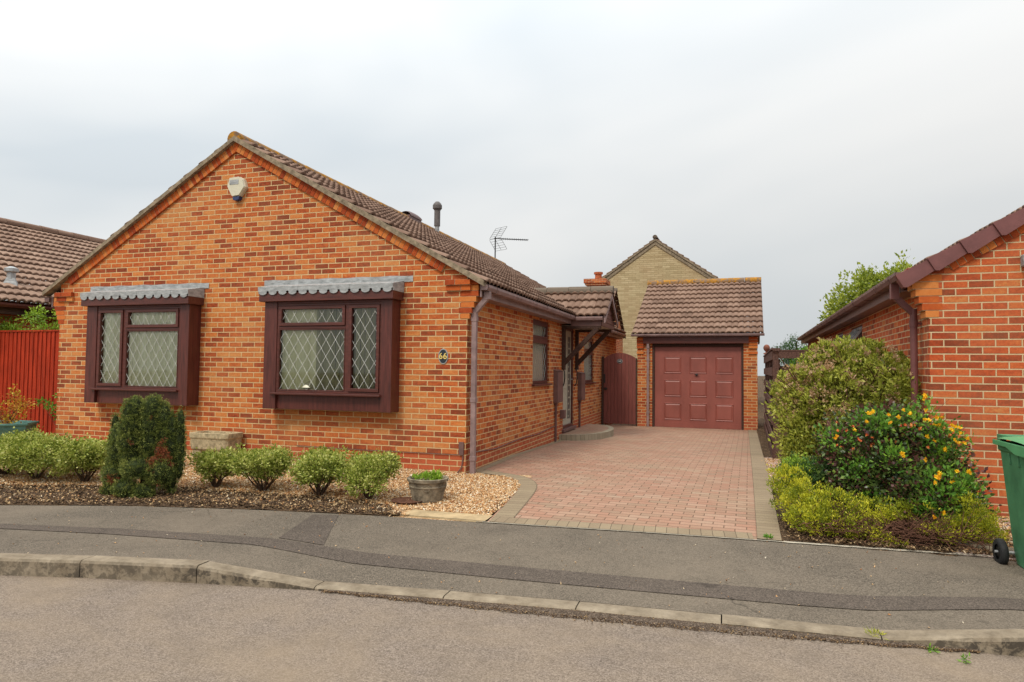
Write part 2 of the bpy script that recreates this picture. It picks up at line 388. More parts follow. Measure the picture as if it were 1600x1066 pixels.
def nparr(name, verts, faces, rnd, mat, parent=None, base=(0, 0, 0), smooth=False):
    """fast mesh from numpy arrays; faces (n,k) all the same size"""
    b = np.array(parent['_base'] if parent is not None and '_base' in parent else base, dtype=float)
    v = (verts - b).astype(np.float32); k = faces.shape[1]; nf = len(faces)
    me = bpy.data.meshes.new(name); me.vertices.add(len(v)); me.vertices.foreach_set('co', v.ravel())
    me.loops.add(nf * k); me.loops.foreach_set('vertex_index', faces.astype(np.int32).ravel())
    me.polygons.add(nf); me.polygons.foreach_set('loop_start', np.arange(0, nf * k, k, dtype=np.int32))
    try: me.polygons.foreach_set('loop_total', np.full(nf, k, dtype=np.int32))
    except Exception: pass
    at = me.attributes.new('rnd', 'FLOAT', 'FACE'); at.data.foreach_set('value', rnd.astype(np.float32))
    me.update(calc_edges=True); me.validate()
    if smooth: me.polygons.foreach_set('use_smooth', [True] * len(me.polygons))
    me.materials.append(mat)
    o = bpy.data.objects.new(name, me); COL.objects.link(o)
    if parent is not None: o.parent = parent
    elif any(base): o.location = tuple(base)
    return o

def unit(a): return a / np.maximum(np.linalg.norm(a, axis=1, keepdims=True), 1e-9)
def leaf_geo(P, D, size, wid=.5, fold=.25, rng=RNG):
    """a kite-shaped folded leaf at each P pointing along D"""
    n = len(P); D = unit(D); S = unit(np.cross(D, rng.normal(size=(n, 3)))); U = np.cross(S, D)
    sz = (size * rng.uniform(.65, 1.3, n))[:, None]
    b = P; t = P + D * sz; m = P + D * sz * .45
    l = m - S * sz * wid * .5 + U * sz * fold * .3; r = m + S * sz * wid * .5 + U * sz * fold * .3
    V = np.stack([b, r, t, l], 1).reshape(-1, 3); F = np.arange(4 * n).reshape(n, 4)
    return V, F
def blob_points(blobs, n, shell=.45, clump=0, crad=.05, rng=RNG, lump=.18, hf=0):
    """points and outward directions in a set of ellipsoids; clumped"""
    vol = np.array([b[3] * b[4] * b[5] for b in blobs]) ** .75; pr = vol / vol.sum()
    m = clump or n
    idx = rng.choice(len(blobs), m, p=pr); B = np.array([b[:6] for b in blobs], float)[idx]
    d = unit(rng.normal(size=(m, 3))); rr = rng.uniform(0, 1, m) ** shell
    ph = B[:, 0] * 3.1
    w = 1 + lump * (np.sin(5 * d[:, 0] + ph) * np.cos(4.3 * d[:, 1] + ph * 2) + .6 * np.sin(9 * d[:, 2] + ph + 3 * d[:, 0]))
    if hf: tuft = np.sin(17 * d[:, 0] + ph * 5) * np.sin(19 * d[:, 1] + ph) * np.sin(15 * d[:, 2] + ph * 3); w = w + hf * tuft
    c = B[:, :3] + d * B[:, 3:6] * (rr * w)[:, None]
    cr = rng.uniform(0, 1, m)
    if hf: cr = np.clip(.5 + .9 * tuft + rng.normal(size=m) * .12, 0, 1)
    if clump:
        k = rng.integers(0, m, n); off = rng.normal(size=(n, 3)) * crad
        return c[k] + off, d[k] + unit(off) * .8, cr[k]
    return c, d, cr
def foliage(name, blobs, n, size, mat, parent=None, shell=.45, clump=0, crad=.05, wid=.5, zmin=None, up=.3, rmix=.5, lump=.18, base=(0,0,0), hf=0, jit=.6):
    P, D, cr = blob_points(blobs, n, shell, clump, crad, lump=lump, hf=hf)
    if zmin is not None: k = P[:, 2] > zmin; P, D, cr = P[k], D[k], cr[k]
    D = unit(D) + RNG.normal(size=P.shape) * jit; D[:, 2] += up
    V, F = leaf_geo(P, D, size, wid)
    return nparr(name, V, F, rmix * cr + (1 - rmix) * RNG.uniform(0, 1, len(P)), mat, parent, base)
def stems(name, base, tips, rad, mat, parent, bend=.15, twigs=0):
    mb = MB(); b = Vector(base)
    for t in tips:
        t = Vector(t); pts = []
        o = Vector((random.uniform(-1, 1), random.uniform(-1, 1), 0)) * bend * (t - b).length * .5
        for i in range(6):
            k = i / 5; pts.append(b.lerp(t, k) + o * math.sin(k * math.pi) * (1 - k * .3))
        mb.tube(pts, [rad * (1 - .75 * i / 5) for i in range(6)], 5)
        for j in range(twigs):
            k = random.uniform(.3, .9); p = b.lerp(t, k); q = p + Vector((random.uniform(-1, 1), random.uniform(-1, 1), random.uniform(.2, 1))) * (t - b).length * .3
            mb.tube([p, (p + q) / 2 + Vector((0, 0, .01)), q], [rad * .4, rad * .3, rad * .15], 4)
    return mb.build(name, mat, parent)

_ob = MB.build
def _build(s, name, mat, parent=None, **k):
    o = _ob(s, name, mat, parent, **k)
    if parent is not None and '_base' in parent: o['_base'] = tuple(parent['_base'])
    return o
MB.build = _build

# ------------------------------------------------------------------ roof helpers
def tiles(name, p0, u, v, ul, vl, mat, parent, gauge=.333, wave=.15, amp=.044, skip=None):
    """interlocking pantiles: p0 eave corner, u along the eave, v up the slope"""
    p0 = np.array(p0, float); u = np.array(u, float); v = np.array(v, float); v /= np.linalg.norm(v)
    n = np.cross(u, v); n = n if n[2] > 0 else -n
    per = 8; nw = int(round(ul / wave)); wv = ul / nw; ns = nw * per
    us = np.linspace(0, ul, ns + 1); prof = amp * np.abs(np.sin(math.pi * us / wv)) ** .75
    V = []; F = []; Rn = []; o = 0; nc = int(math.ceil(vl / gauge))
    for j in range(nc):
        a = j * gauge; b = min(a + gauge * 1.02, vl)
        jit = np.repeat(RNG.uniform(-.004, .004, nw // 2 + 2), 2 * per)[:ns + 1]
        lo = prof + .040 + jit; hi = prof * .7 + .000
        rows = [(a - .004, lo - .040), (a - .012, lo), (a + .02, lo + .001), (b, hi)]
        for t, h in rows: V.append(p0 + us[:, None] * u + t * v + h[:, None] * n)
        idx = np.arange(ns); rt = np.repeat(RNG.uniform(0, 1, nw // 2 + 2), 2 * per)[:ns]
        for r in range(3):
            q = o + r * (ns + 1) + idx; F.append(np.stack([q, q + 1, q + 1 + ns + 1, q + ns + 1], 1)); Rn.append(rt)
        o += 4 * (ns + 1)
    V = np.concatenate(V); F = np.concatenate(F)
    # closed tile ends at both verges
    ob = nparr(name, V, F, np.concatenate(Rn), mat, parent)
    ob['_base'] = tuple(parent['_base']); return ob

def ridge(name, p, q, mat, parent, rad=.12, drop=.03, seg=.45):
    mb = MB(); p = Vector(p); q = Vector(q); d = (q - p); L = d.length; d.normalize(); n = max(1, round(L / seg))
    a = d.cross(Vector((0, 0, 1))).normalized(); up = Vector((0, 0, 1))
    for i in range(n):
        s0 = p + d * (L * i / n); s1 = p + d * (L * (i + 1) / n - .008); vs = []; rr = rad * random.uniform(.97, 1.03); r2 = rad * .96
        for s, r_ in ((s0, rr), (s1, r2)):
            for k in range(11):
                t = math.pi * (-.08 + 1.16 * k / 10); vs.append(s + a * math.cos(t) * r_ + up * (math.sin(t) * r_ - drop))
        fs = [(k, k + 1, k + 12, k + 11) for k in range(10)] + [tuple(range(10, -1, -1)), tuple(range(11, 22))]
        mb.add(vs, fs)
    return mb.build(name, mat, parent, smooth=False)

def gutter(name, p, q, out, parent, mat, w=.11, h=.075, br=.9):
    """open square-section gutter from p to q (top inner edge), out = unit vector away from the wall"""
    mb = MB(); p = Vector(p); q = Vector(q); o = Vector(out); z = Vector((0, 0, 1)); t = .006
    def sec(c, e=0, ex=0):
        P = [(-e, 0), (-e, -h - e), (w * .82, -h - e), (w + e, -h * .45), (w + e, e * 0), (w - t, 0), (w - t, -h * .42), (w * .8, -h + t), (t, -h + t), (t, 0)]
        return [c + o * a + z * b for a, b in P]
    def run(a, b, e):
        A = sec(a, e); B = sec(b, e); n = len(A)
        mb.add(A + B, [tuple(range(n)), tuple(range(2 * n - 1, n - 1, -1))] + [(i, i + n, (i + 1) % n + n, (i + 1) % n) for i in range(n)])
    run(p, q, 0); d = (q - p); L = d.length; d.normalize(); k = .35
    while k < L:
        run(p + d * k, p + d * (k + .05), .007); k += br
    for e, s in ((p, 1), (q, -1)):
        P = [(0, 0), (0, -h), (w * .82, -h), (w, -h * .45), (w, 0)]
        A = [e + o * a + z * b for a, b in P]; B = [c + d * .004 * s for c in A]
        mb.add(A + B, [tuple(range(5)), tuple(range(9, 4, -1))] + [(i, i + 5, (i + 1) % 5 + 5, (i + 1) % 5) for i in range(5)])
    return mb.build(name, mat, parent)

def leading(name, axis, plane, a0, a1, z0, z1, parent, w=.150, h=.235, t=.0045):
    """diamond lead cames clipped to the pane"""
    mb = MB(); sl = h / w; segs = []
    for sg in (1, -1):
        k = -40
        c0 = [z0 - sg * sl * (a0 if sg == 1 else a1) + i * h - h * 2 * 20 for i in range(0)]
        for i in range(-60, 61):
            c = z0 + h / 2 + i * h - sg * sl * ((a0 + a1) / 2)
            pts = []
            for a in (a0, a1):
                z = sg * sl * a + c
                if z0 <= z <= z1: pts.append((a, z))
            for z in (z0, z1):
                a = (z - c) / (sg * sl)
                if a0 < a < a1: pts.append((a, z))
            if len(pts) >= 2 and math.dist(pts[0], pts[1]) > .01: segs.append((pts[0], pts[1], sg))
    for p, q, sg in segs:
        d = .0012 * sg
        P = (plane + d, *p) if axis == 0 else (p[0], plane + d, p[1]); Q = (plane + d, *q) if axis == 0 else (q[0], plane + d, q[1])
        mb.beam(P, Q, t if axis == 0 else t, t * 1.6 if axis == 1 else t * 1.6, up=(1, 0, 0) if axis == 1 else (0, 1, 0)) if False else flatbar(mb, axis, plane + d, p, q, .0048, .004)
    return mb.build(name, M['lead_bar'], parent)
def flatbar(mb, axis, plane, p, q, w, t):
    d = Vector((q[0] - p[0], q[1] - p[1])).normalized(); nrm = Vector((-d.y, d.x)) * w / 2
    poly = [(p[0] + nrm.x, p[1] + nrm.y), (q[0] + nrm.x, q[1] + nrm.y), (q[0] - nrm.x, q[1] - nrm.y), (p[0] - nrm.x, p[1] - nrm.y)]
    mb.prism(poly, axis, plane - t / 2, plane + t / 2)

def frame_rect(mb, axis, a0, a1, z0, z1, w, p0, p1):
    """four mitre-free frame members around a light"""
    def B(x0, x1, za, zb):
        (mb.box(x0, x1, p0, p1, za, zb) if axis == 1 else mb.box(p0, p1, x0, x1, za, zb))
    B(a0, a1, z0, z0 + w); B(a0, a1, z1 - w, z1); B(a0, a0 + w, z0 + w, z1 - w); B(a1 - w, a1, z0 + w, z1 - w)

def wavy(mb, x0, x1, y, z0, z1, amp=.018, wl=.11, n=None, ph=0):
    n = n or int((x1 - x0) / .01)
    mb.grid(lambda u, v: (x0 + (x1 - x0) * u, y + amp * math.sin((x0 + (x1 - x0) * u) / wl * 2 * math.pi + ph + .8 * math.sin(u * 9)) * (.6 + .4 * v), z0 + (z1 - z0) * v), n, 3)

# ------------------------------------------------------------------ brick trim helpers
def rake_bricks(mb, mo, x_top, z_top, x_bot, slope, y0, y1, depth=.125, thick=.055):
    """bricks on edge following the verge underline z = z_top + slope*(x-x_top)"""
    sg = 1 if x_bot > x_top else -1; L = abs(x_bot - x_top); c = 1 / math.sqrt(1 + slope * slope)
    d = Vector((sg * c, 0, slope * sg * c)); nn = Vector((slope * sg * c * 1, 0, -c)) if sg == 1 else Vector((-slope * sg * c * -1, 0, -c))
    nn = Vector((d.z * 1, 0, -d.x)) if sg == 1 else Vector((-d.z, 0, d.x))
    n = int(L / c / .0755); o = Vector((x_top, 0, z_top))
    for i in range(n):
        a = o + d * (i * .0755 + .005); b = a + d * .066; e = random.uniform(-.002, .002)
        q = [(p.x, p.z) for p in (a, b, b + nn * depth, a + nn * depth)]
        mb.prism(q, 1, y0 + e, y1)
    a = o; b = o + d * (n * .0755)
    q = [(p.x, p.z) for p in (a, b, b + nn * (depth - .004), a + nn * (depth - .004))]
    mo.prism(q, 1, y0 + .006, y1)

def corbel(mb, mo, xc, sg, z0, y0, n=5, step=.031, big=True):
    """courses stepping out sideways at the eaves corner; sg=+1 steps towards +x"""
    for k in range(n):
        xo = xc + sg * step * (k + 1); xi = xc - sg * (.09 + .03 * (k % 2))
        a, b = sorted((xi, xo))
        zz = z0 + k * .075
        e = .004 + .002 * (k % 2)
        mb.box(a, b, y0 - e, y0 + .215, zz + .005, zz + .072)
        mo.box(a + .004, b - .004, y0 - e + .004, y0 + .211, zz - .001, zz + .0755)
    if big:
        for k, (i, o_, pr) in enumerate(((.30, .05, .035), (.30, .055, .062))):
            a, b = sorted((xc - sg * i, xc + sg * o_)); zz = z0 + n * .075 + k * .075; m = (a + b) / 2 + .04 * (1 - 2 * k)
            mb.box(a, m - .005, y0 - pr, y0 + .1, zz + .005, zz + .072); mb.box(m + .005, b, y0 - pr, y0 + .1, zz + .005, zz + .072)
            mo.box(a + .004, b - .004, y0 - pr + .006, y0 + .1, zz, zz + .075)
            a, b = sorted((xc + sg * (o_ + .0), xc + sg * .155)); mb.box(a, b, y0 + .002, y0 + .2, zz + .005, zz + .072)

# ================================================================== MAIN BUNGALOW
W = 7.26; D = 12.7; XA = -3.78; ZA = 4.53; SR = -.572; SL = .597
H = thing('brick_bungalow', 'orange brick bungalow with two bay windows in its gable and number 66 by the corner', 'house', (-3.63, 0, -.3))
zR = lambda x: ZA + SR * (x - XA); zL = lambda x: ZA + SL * (x - XA)
w = MB()
holesF = [(-6.2, -4.5, .78, 2.03), (-2.84, -1.1, .78, 2.03)]
w.wall(1, 0, -1, -W, 0, -.5, 2.1, holesF, .12)
w.add([(-W, 0, 2.1), (0, 0, 2.1), (0, 0, zR(0)), (XA, 0, ZA), (-W, 0, zL(-W))], [(0, 1, 2, 3, 4)])
holesS = [(3.19, 4.36, .87, 2.05), (5.52, 6.55, -.16, 2.06), (7.72, 8.98, .82, 1.95)]
w.wall(0, 0, 1, 0, D, -.5, zR(0), holesS, .12)
w.wall(0, -W, -1, 0, D, -.5, zL(-W))
w.wall(1, D, 1, -W, 0, -.5, 2.1)
w.add([(-W, D, 2.1), (0, D, 2.1), (0, D, zR(0)), (XA, D, ZA), (-W, D, zL(-W))], [(0, 1, 2, 3, 4)])
w.build('wall', M['brick'], H)
# dim rooms behind the glass
w = MB()
for a, b in ((-6.9, -4.0), (-3.4, -.25)):
    w.wall(1, 3.2, -1, a, b, -.1, 2.3); w.wall(0, a, 1, .26, 3.2, -.1, 2.3); w.wall(0, b, -1, .26, 3.2, -.1, 2.3)
    w.add([(a, .26, -.1), (b, .26, -.1), (b, 3.2, -.1), (a, 3.2, -.1)], [(0, 1, 2, 3)]); w.add([(a, .26, 2.3), (b, .26, 2.3), (b, 3.2, 2.3), (a, 3.2, 2.3)], [(0, 1, 2, 3)])
w.add([(-1.6, 3.25, -.2), (-1.6, 12, -.2), (-1.6, 12, 2.2), (-1.6, 3.25, 2.2)], [(0, 1, 2, 3)])
w.build('room_wall', M['plaster'], H)
for fn in (lambda a, b: rake_bricks(a, b, XA, ZA, -.28, SR, -.032, .02), lambda a, b: rake_bricks(a, b, XA, ZA, -7.1, SL, -.032, .02), lambda a, b: corbel(a, b, 0, 1, 1.8, 0), lambda a, b: corbel(a, b, -W, -1, 1.8, 0, step=.03)):
    mb = MB(); mo = MB(); fn(mb, mo); c = mb.build('brick_corbel', M['loose'], H); mo.build('mortar_bed', M['mortar'], c)
roof = tiles('roof', (.27, -.075, zR(.27) + .045), (0, 1, 0), (-1, 0, -SR), D + .12, 4.05 * math.sqrt(1 + SR * SR), M['tile'], H)
t2 = tiles('roof', (-7.55, -.075, zL(-7.55) + .045), (0, 1, 0), (1, 0, SL), D + .12, 3.77 * math.sqrt(1 + SL * SL), M['tile'], H)
ridge('ridge_tiles', (XA, -.085, ZA + .060), (XA, D + .05, ZA + .060), M['ridge'], roof)
for y0, y1 in ((-.092, .05), (D - .05, D + .055)):
    mb = MB()
    mb.prism([(XA, ZA), (.26, zR(.26)), (.26, zR(.26) + .078), (XA, ZA + .082)], 1, y0, y1)
    mb.prism([(XA - .002, ZA), (XA - .002, ZA + .068), (-7.56, zL(-7.56) + .066), (-7.56, zL(-7.56))], 1, y0, y1)
    mb.build('verge', M['cement'], H)
mb = MB(); mb.box(.178, .2, -.0, D, 2.09, 2.262); mb.box(.0, .178, .215, D, 2.095, 2.108); mb.build('fascia', M['brown_pale'], H); mb = MB()
mb.box(-W - .2, -W - .178, .0, D, 2.09, 2.262); mb.build('fascia', M['brown_pale'], H)
gutter('gutter', (.2, -.035, 2.245), (.2, 5.36, 2.245), (1, 0, 0), H, M['brown_pale'])
gutter('gutter', (.2, 6.98, 2.245), (.2, D + .02, 2.245), (1, 0, 0), H, M['brown_pale'])
gutter('gutter', (-W - .2, -.04, 2.245), (-W - .2, D, 2.245), (-1, 0, 0), H, M['brown'])
mb = MB(); hx = .02
mb.box(.215, .295, .04, .12, 2.06, 2.165); mb.beam((.255, .08, 2.09), (.085, .08, 1.90), .066, .066, up=(0, 1, 0)); mb.box(.04, .112, .044, .116, 1.80, 1.94)
mb.box(.043, .108, .047, .113, -.26, 1.80)
for z in (1.80, .72, -.05): mb.box(.036, .116, .04, .12, z - .03, z + .03)
mb.build('downpipe', M['brown_pale'], H, bevel=.004)

def bay(x0, x1, f0, f1, mull, side, fl0, fl1):
    """box bay: boarded casing, frame with one tall casement and a top light over a fixed pane"""
    yf = -.24; zb, zt = .54, 2.06
    mb = MB()
    mb.box(x0, f0, yf, 0, zb, zt); mb.box(f1, x1, yf, 0, zb, zt)                     # side boards, full depth
    mb.box(f0, f1, yf + .045, 0, zb, .75); mb.box(f0, f1, yf + .01, 0, 2.028, zt)      # apron and head
    for x in (x0 + .0, ): pass
    cas = mb.build('bay_window', M['mahog'], H, bevel=.004)
    mb = MB(); mb.box(x0 - .045, x1 + .045, -.315, 0, zt, 2.185); mb.build('canopy', M['mahog_h'], cas, bevel=.003)
    mb = MB(); mb.box(f0 - .06, f1 + .005, yf - .045, yf + .06, .745, .775); mb.build('sill', M['mahog_h'], cas, bevel=.006)
    # lead apron: scalloped front, sloping top, strip on the wall
    mb = MB(); n = 13; xl, xr = x0 - .052, x1 + .052; sw = (xr - xl) / n
    for i in range(n):
        xa = xl + i * sw; pts = [(xa, 2.268), (xa, 2.208)]
        for k in range(9):
            t = math.pi * k / 8; pts.append((xa + sw / 2 - sw * (.36 if k in (0, 8) else .42) * math.cos(t), 2.196 - .046 * math.sin(t)))
        pts += [(xa + sw, 2.208), (xa + sw, 2.268)]; o = random.uniform(0, .008)
        mb.prism(pts, 1, -.330 - o, -.322)
    mb.box(xr - .006, xr, -.322, -.005, 2.172, 2.268); mb.box(xl, xl + .006, -.322, -.005, 2.172, 2.268)
    mb.add([(xl, -.332, 2.268), (xr, -.332, 2.268), (xr, -.008, 2.335), (xl, -.008, 2.335)], [(0, 1, 2, 3)])
    mb.add([(xr, -.33, 2.267), (xr, -.006, 2.267), (xr, -.006, 2.334)], [(0, 1, 2)])
    mb.grid(lambda u, v: (fl0 + (fl1 - fl0) * u, -.012 - .006 * math.sin(u * 23) * math.sin(u * 7), 2.325 + .08 * v + .005 * math.sin(u * 31)), 40, 1)
    mb.build('lead_flashing', M['grey_lead'], cas)
    yo, yi = yf + .012, yf + .075
    mb = MB(); mw = .028
    frame_rect(mb, 1, f0, f1, .775, 2.028, .03, yo, yi); mb.box(mull - mw, mull + mw, yo, yi, .805, 1.998)
    if side == 'L': c0, c1, b0, b1 = f0 + .03, mull - mw, mull + mw, f1 - .03
    else: c0, c1, b0, b1 = mull + mw, f1 - .03, f0 + .03, mull - mw
    mb.box(b0, b1, yo, yi, 1.672, 1.712)
    lights = [(c0, c1, .805, 1.998, .045), (b0, b1, 1.712, 1.998, .045), (b0, b1, .805, 1.672, .012)]
    for a, b, za, zb_, fw in lights:
        frame_rect(mb, 1, a + .003, b - .003, za + .003, zb_ - .003, fw, yo - (.014 if fw > .03 else .0) - .004, yi - .01)
    fr = mb.build('frame', M['mahog_h'], cas, bevel=.004)
    for a, b, za, zb_, fw in lights:
        q = (a + fw, b - fw, za + fw, zb_ - fw)
        mb = MB(); mb.wall(1, yf + .036, -1, q[0], q[1], q[2], q[3]); mb.build('pane', M['glass'], cas)
        leading('leading', 1, yf + .031, *q, cas)
    return cas
b1 = bay(-6.38, -4.365, -6.17, -4.535, -5.61, 'L', -6.6, -4.23)
b2 = bay(-3.02, -.985, -2.81, -1.14, -1.675, 'R', -3.22, -.80)
mb = MB(); wavy(mb, -5.60, -4.56, -.175, .79, 1.98, .010, .085); wavy(mb, -6.13, -5.62, -.172, .79, 1.98, .012, .10); mb.build('net_curtain', M['net'], b1)
mb = MB()
x = -2.80; k = 0
while x < -1.25:
    a = R(20 if x < -2.25 else 76 + random.uniform(-6, 6)); hw = .044
    mb.box(0, 0, 0, 0, 0, 0) if False else None
    dx, dy = math.cos(a) * hw, math.sin(a) * hw
    mb.add([(x - dx, -.145 - dy, .80), (x + dx, -.145 + dy, .80), (x + dx, -.145 + dy, 1.99), (x - dx, -.145 - dy, 1.99)], [(0, 1, 2, 3)])
    x += .078; k += 1
mb.build('vertical_blind', M['blind'], b2)

# side windows
def side_win(y0, y1, z0, z1, tz, cur=True):
    xo = -.035
    mb = MB(); frame_rect(mb, 0, y0, y1, z0, z1, .055, xo - .06, xo); mb.box(xo - .058, xo + .004, y0 + .055, y1 - .055, tz, tz + .10)
    frame_rect(mb, 0, y0 + .056, y1 - .056, tz + .101, z1 - .056, .04, xo - .05, xo + .008)
    c = mb.build('window', M['mahog_h'], H, bevel=.004)
    mb = MB(); mb.box(xo - .03, .055, y0 - .06, y1 + .06, z0 - .035, z0); mb.build('sill', M['mahog_h'], c, bevel=.005)
    for za, zb in ((z0 + .055, tz), (tz + .141, z1 - .096)):
        mb = MB(); mb.wall(0, xo - .03, 1, y0 + .055, y1 - .055, za, zb); mb.build('pane', M['glass'], c)
        leading('leading', 0, xo - .025, y0 + .055, y1 - .055, za, zb, c)
    mb = MB(); n = 80
    mb.grid(lambda u, v: (xo - .10 + .012 * math.sin(u * 60 + 2 * v), y0 + (y1 - y0) * u, z0 + .02 + (z1 - z0 - .04) * v), n, 2); mb.build('net_curtain', M['net'], c)
side_win(3.19, 4.36, .87, 2.05, 1.62); side_win(7.72, 8.98, .82, 1.95, 1.52)

# entrance door
mb = MB(); frame_rect(mb, 0, 5.52, 6.55, -.12, 2.06, .06, -.09, -.01); df = mb.build('door_frame', M['mahog'], H, bevel=.004)
mb = MB(); mb.box(-.075, -.045, 5.585, 6.485, -.06, 1.995)
for za, zb in ((.05, .75), (.95, 1.85)): frame_rect(mb, 0, 5.70, 6.02, za, zb, .03, -.05, -.034)
dr = mb.build('door', M['cream'], H, bevel=.004)
mb = MB(); mb.box(-.050, -.040, 6.14, 6.38, .06, 1.86); mb.build('door_pane', M['plate'], dr)
mb = MB()
for i in range(13): mb.box(-.0395, -.035, 6.15, 6.26 + .09 * (i % 2), .10 + i * .135, .13 + i * .135)
for y in (6.15, 6.26, 6.37): mb.box(-.0395, -.036, y - .005, y + .005, .06, 1.86)
mb.build('leading', M['cream'], dr)
mb = MB(); mb.tube([(-.04, 6.44, .92), (.0, 6.44, .92), (.0, 6.33, .92)], .011, 8); mb.box(-.045, -.037, 6.42, 6.46, .82, 1.02); mb.build('handle', M['steel'], dr)
mb = MB(); mb.box(-.09, .06, 5.44, 6.63, -.185, -.121); mb.build('threshold', M['brown'], H, bevel=.006)
# canopy over the door
PX, PY0, PY1, PYc, PZ = .85, 5.40, 6.95, 6.17, 2.82
ps = (PZ - 2.235) / (PYc - PY0 + .09)
up = math.sqrt(1 + ps * ps); Lr = (PYc - PY0 + .11) * up
pr = tiles('porch_roof', (-1.15, PY0 - .11, 2.235), (1, 0, 0), (0, 1, ps), PX + 1.15 + .10, Lr, M['tile'], H, gauge=.32)
tiles('porch_roof', (-1.15, PY1 + .11, 2.235), (1, 0, 0), (0, -1, ps), PX + 1.15 + .10, Lr, M['tile'], H, gauge=.32)
ridge('ridge_tiles', (-1.0, PYc, PZ + .055), (PX + .115, PYc, PZ + .055), M['ridge_grey'], pr, rad=.125)
mb = MB(); y = PY0
for k in range(7):
    z = 2.045 + k * .1
    if z > PZ - .06: break
    h0 = max(0, (z - 2.16)) / ps; h1 = max(0, (z + .092 - 2.16)) / ps
    a0, a1, c0, c1 = PY0 + h0, PY1 - h0, PY0 + h1, PY1 - h1
    if c1 <= c0: c0 = c1 = PYc
    mb.prism([(a0, z), (a1, z), (c1, z + .092), (c0, z + .092)], 0, PX - .02, PX + .004 * (k % 2))
mb.build('gable_board', M['mahog_h'], H)
mb = MB()
for sgn, ya in ((1, PY0 - .1), (-1, PY1 + .1)):
    mb.prism([(ya, 2.215), (PYc, PZ - .012), (PYc, PZ - .13), (ya, 2.10)] if sgn == 1 else [(ya, 2.215), (ya, 2.10), (PYc, PZ - .13), (PYc, PZ - .012)], 0, PX + .055, PX + .082)
mb.build('bargeboard', M['brown_pale'], H)
for ya in (PY0 - .02, PY1): mb = MB(); mb.box(.2, PX - .02, ya, ya + .02, 2.045, 2.20); mb.build('porch_fascia', M['brown'], H)
mb = MB(); mb.box(.0, PX - .02, PY0, PY1, 2.05, 2.06); mb.build('soffit', M['concrete'], H)
gutter('gutter', (.31, PY0 - .02, 2.235), (PX + .03, PY0 - .02, 2.235), (0, -1, 0), H, M['brown_pale'], w=.1, br=.32)
gutter('gutter', (.31, PY1 + .02, 2.235), (PX + .03, PY1 + .02, 2.235), (0, 1, 0), H, M['brown_pale'], w=.1, br=.32)
for yb in (5.43, 6.74):
    mb = MB(); mb.beam((.04, yb, 1.26), (.745, yb, 2.0), .09, .095, up=(0, 1, 0)); mb.box(.0, .07, yb - .05, yb + .05, 1.13, 2.05); mb.box(.07, PX - .03, yb - .045, yb + .045, 1.99, 2.048)
    mb.build('bracket', M['timber'], H, bevel=.006)
# meter boxes, letter box, handles, number plate, alarm
for y0, z0, z1 in ((4.70, .47, 1.10), (7.0, .42, 1.05)):
    mb = MB(); mb.box(0, .075, y0, y0 + .47, z0, z1); mb.box(.075, .088, y0 + .012, y0 + .458, z0 + .015, z1 - .012)
    mb.add([(0, y0 - .01, z1), (.1, y0 - .01, z1), (.1, y0 + .48, z1), (0, y0 + .48, z1), (0, y0 - .01, z1 + .035), (0, y0 + .48, z1 + .035)], [(0, 1, 2, 3), (1, 4, 5, 2), (0, 4, 1), (3, 2, 5)])
    c = mb.build('meter_box', M['brown'], H, bevel=.004)
    mb = MB(); mb.box(.012, .05, y0 + .08, y0 + .12, -.34, z0); mb.box(.01, .06, y0 + .06, y0 + .14, z0 - .05, z0); mb.build('conduit', M['brown'], c)
mb = MB(); mb.box(0, .10, 5.26, 5.40, .12, .30); mb.build('vent_cowl', M['brown'], H, bevel=.01)
for yh in (5.40, 6.63):
    mb = MB(); mb.tube([(0, yh, 1.16), (.035, yh, 1.155), (.062, yh, 1.08), (.066, yh, .95), (.05, yh, .84), (.03, yh, .79), (0, yh, .77)], .013, 8); mb.build('grab_handle', M['black'], H, smooth=True)
mb = MB(); mb.tube([(.012, 0.35, .0), (.012, 1.2, -.045), (.012, 2.4, -.02), (.012, 3.6, -.04), (.012, 4.75, .01)], .007, 6)
mb.tube([(-.03, -.012, .16), (-.03, -.014, -.05), (-.045, -.016, -.16), (-.1, -.03, -.24)], .009, 6); mb.box(-.085, -.02, -.03, 0, .0, .17)
mb.tube([(-.09, -.012, .0), (-1.4, -.012, -.003), (-2.6, -.012, .01)], .005, 5)
mb.build('cable', M['brown'], H)

def disc(name, c, rx, rz, d, mat, parent, axis=1, n=32, out=-1):
    mb = MB(); poly = [(c[0] + rx * math.cos(2 * math.pi * i / n), c[2] + rz * math.sin(2 * math.pi * i / n)) for i in range(n)] if axis == 1 else None
    a, b = sorted((c[1], c[1] + out * d)); mb.prism(poly, 1, a, b); return mb.build(name, mat, parent)
def digits(txt, c, h, mat, parent, t=.004, name='numeral'):
    cu = bpy.data.curves.new(name, 'FONT'); cu.body = txt; cu.size = h; cu.align_x = 'CENTER'; cu.align_y = 'CENTER'; cu.extrude = t; cu.offset = h * .012
    cu.space_character = 1.08
    o = bpy.data.objects.new(name, cu); COL.objects.link(o)
    dg = bpy.context.evaluated_depsgraph_get(); me = bpy.data.meshes.new_from_object(o.evaluated_get(dg)); bpy.data.objects.remove(o)
    b = Vector(parent['_base']); vs = [Vector(c) + Vector((v.co.x, -v.co.z, v.co.y)) - b for v in me.vertices]
    for v, q in zip(me.vertices, vs): v.co = q
    me.materials.clear(); me.materials.append(mat); o = bpy.data.objects.new(name, me); COL.objects.link(o); o.parent = parent; return o
npl = disc('number_plate', (-.335, 0, 1.30), .069, .103, .012, M['grey_lead'], H)
disc('plate_face', (-.335, -.0121, 1.30), .058, .090, .003, M['plate'], npl)
digits('66', (-.335, -.018, 1.30), .115, M['gold'], npl)
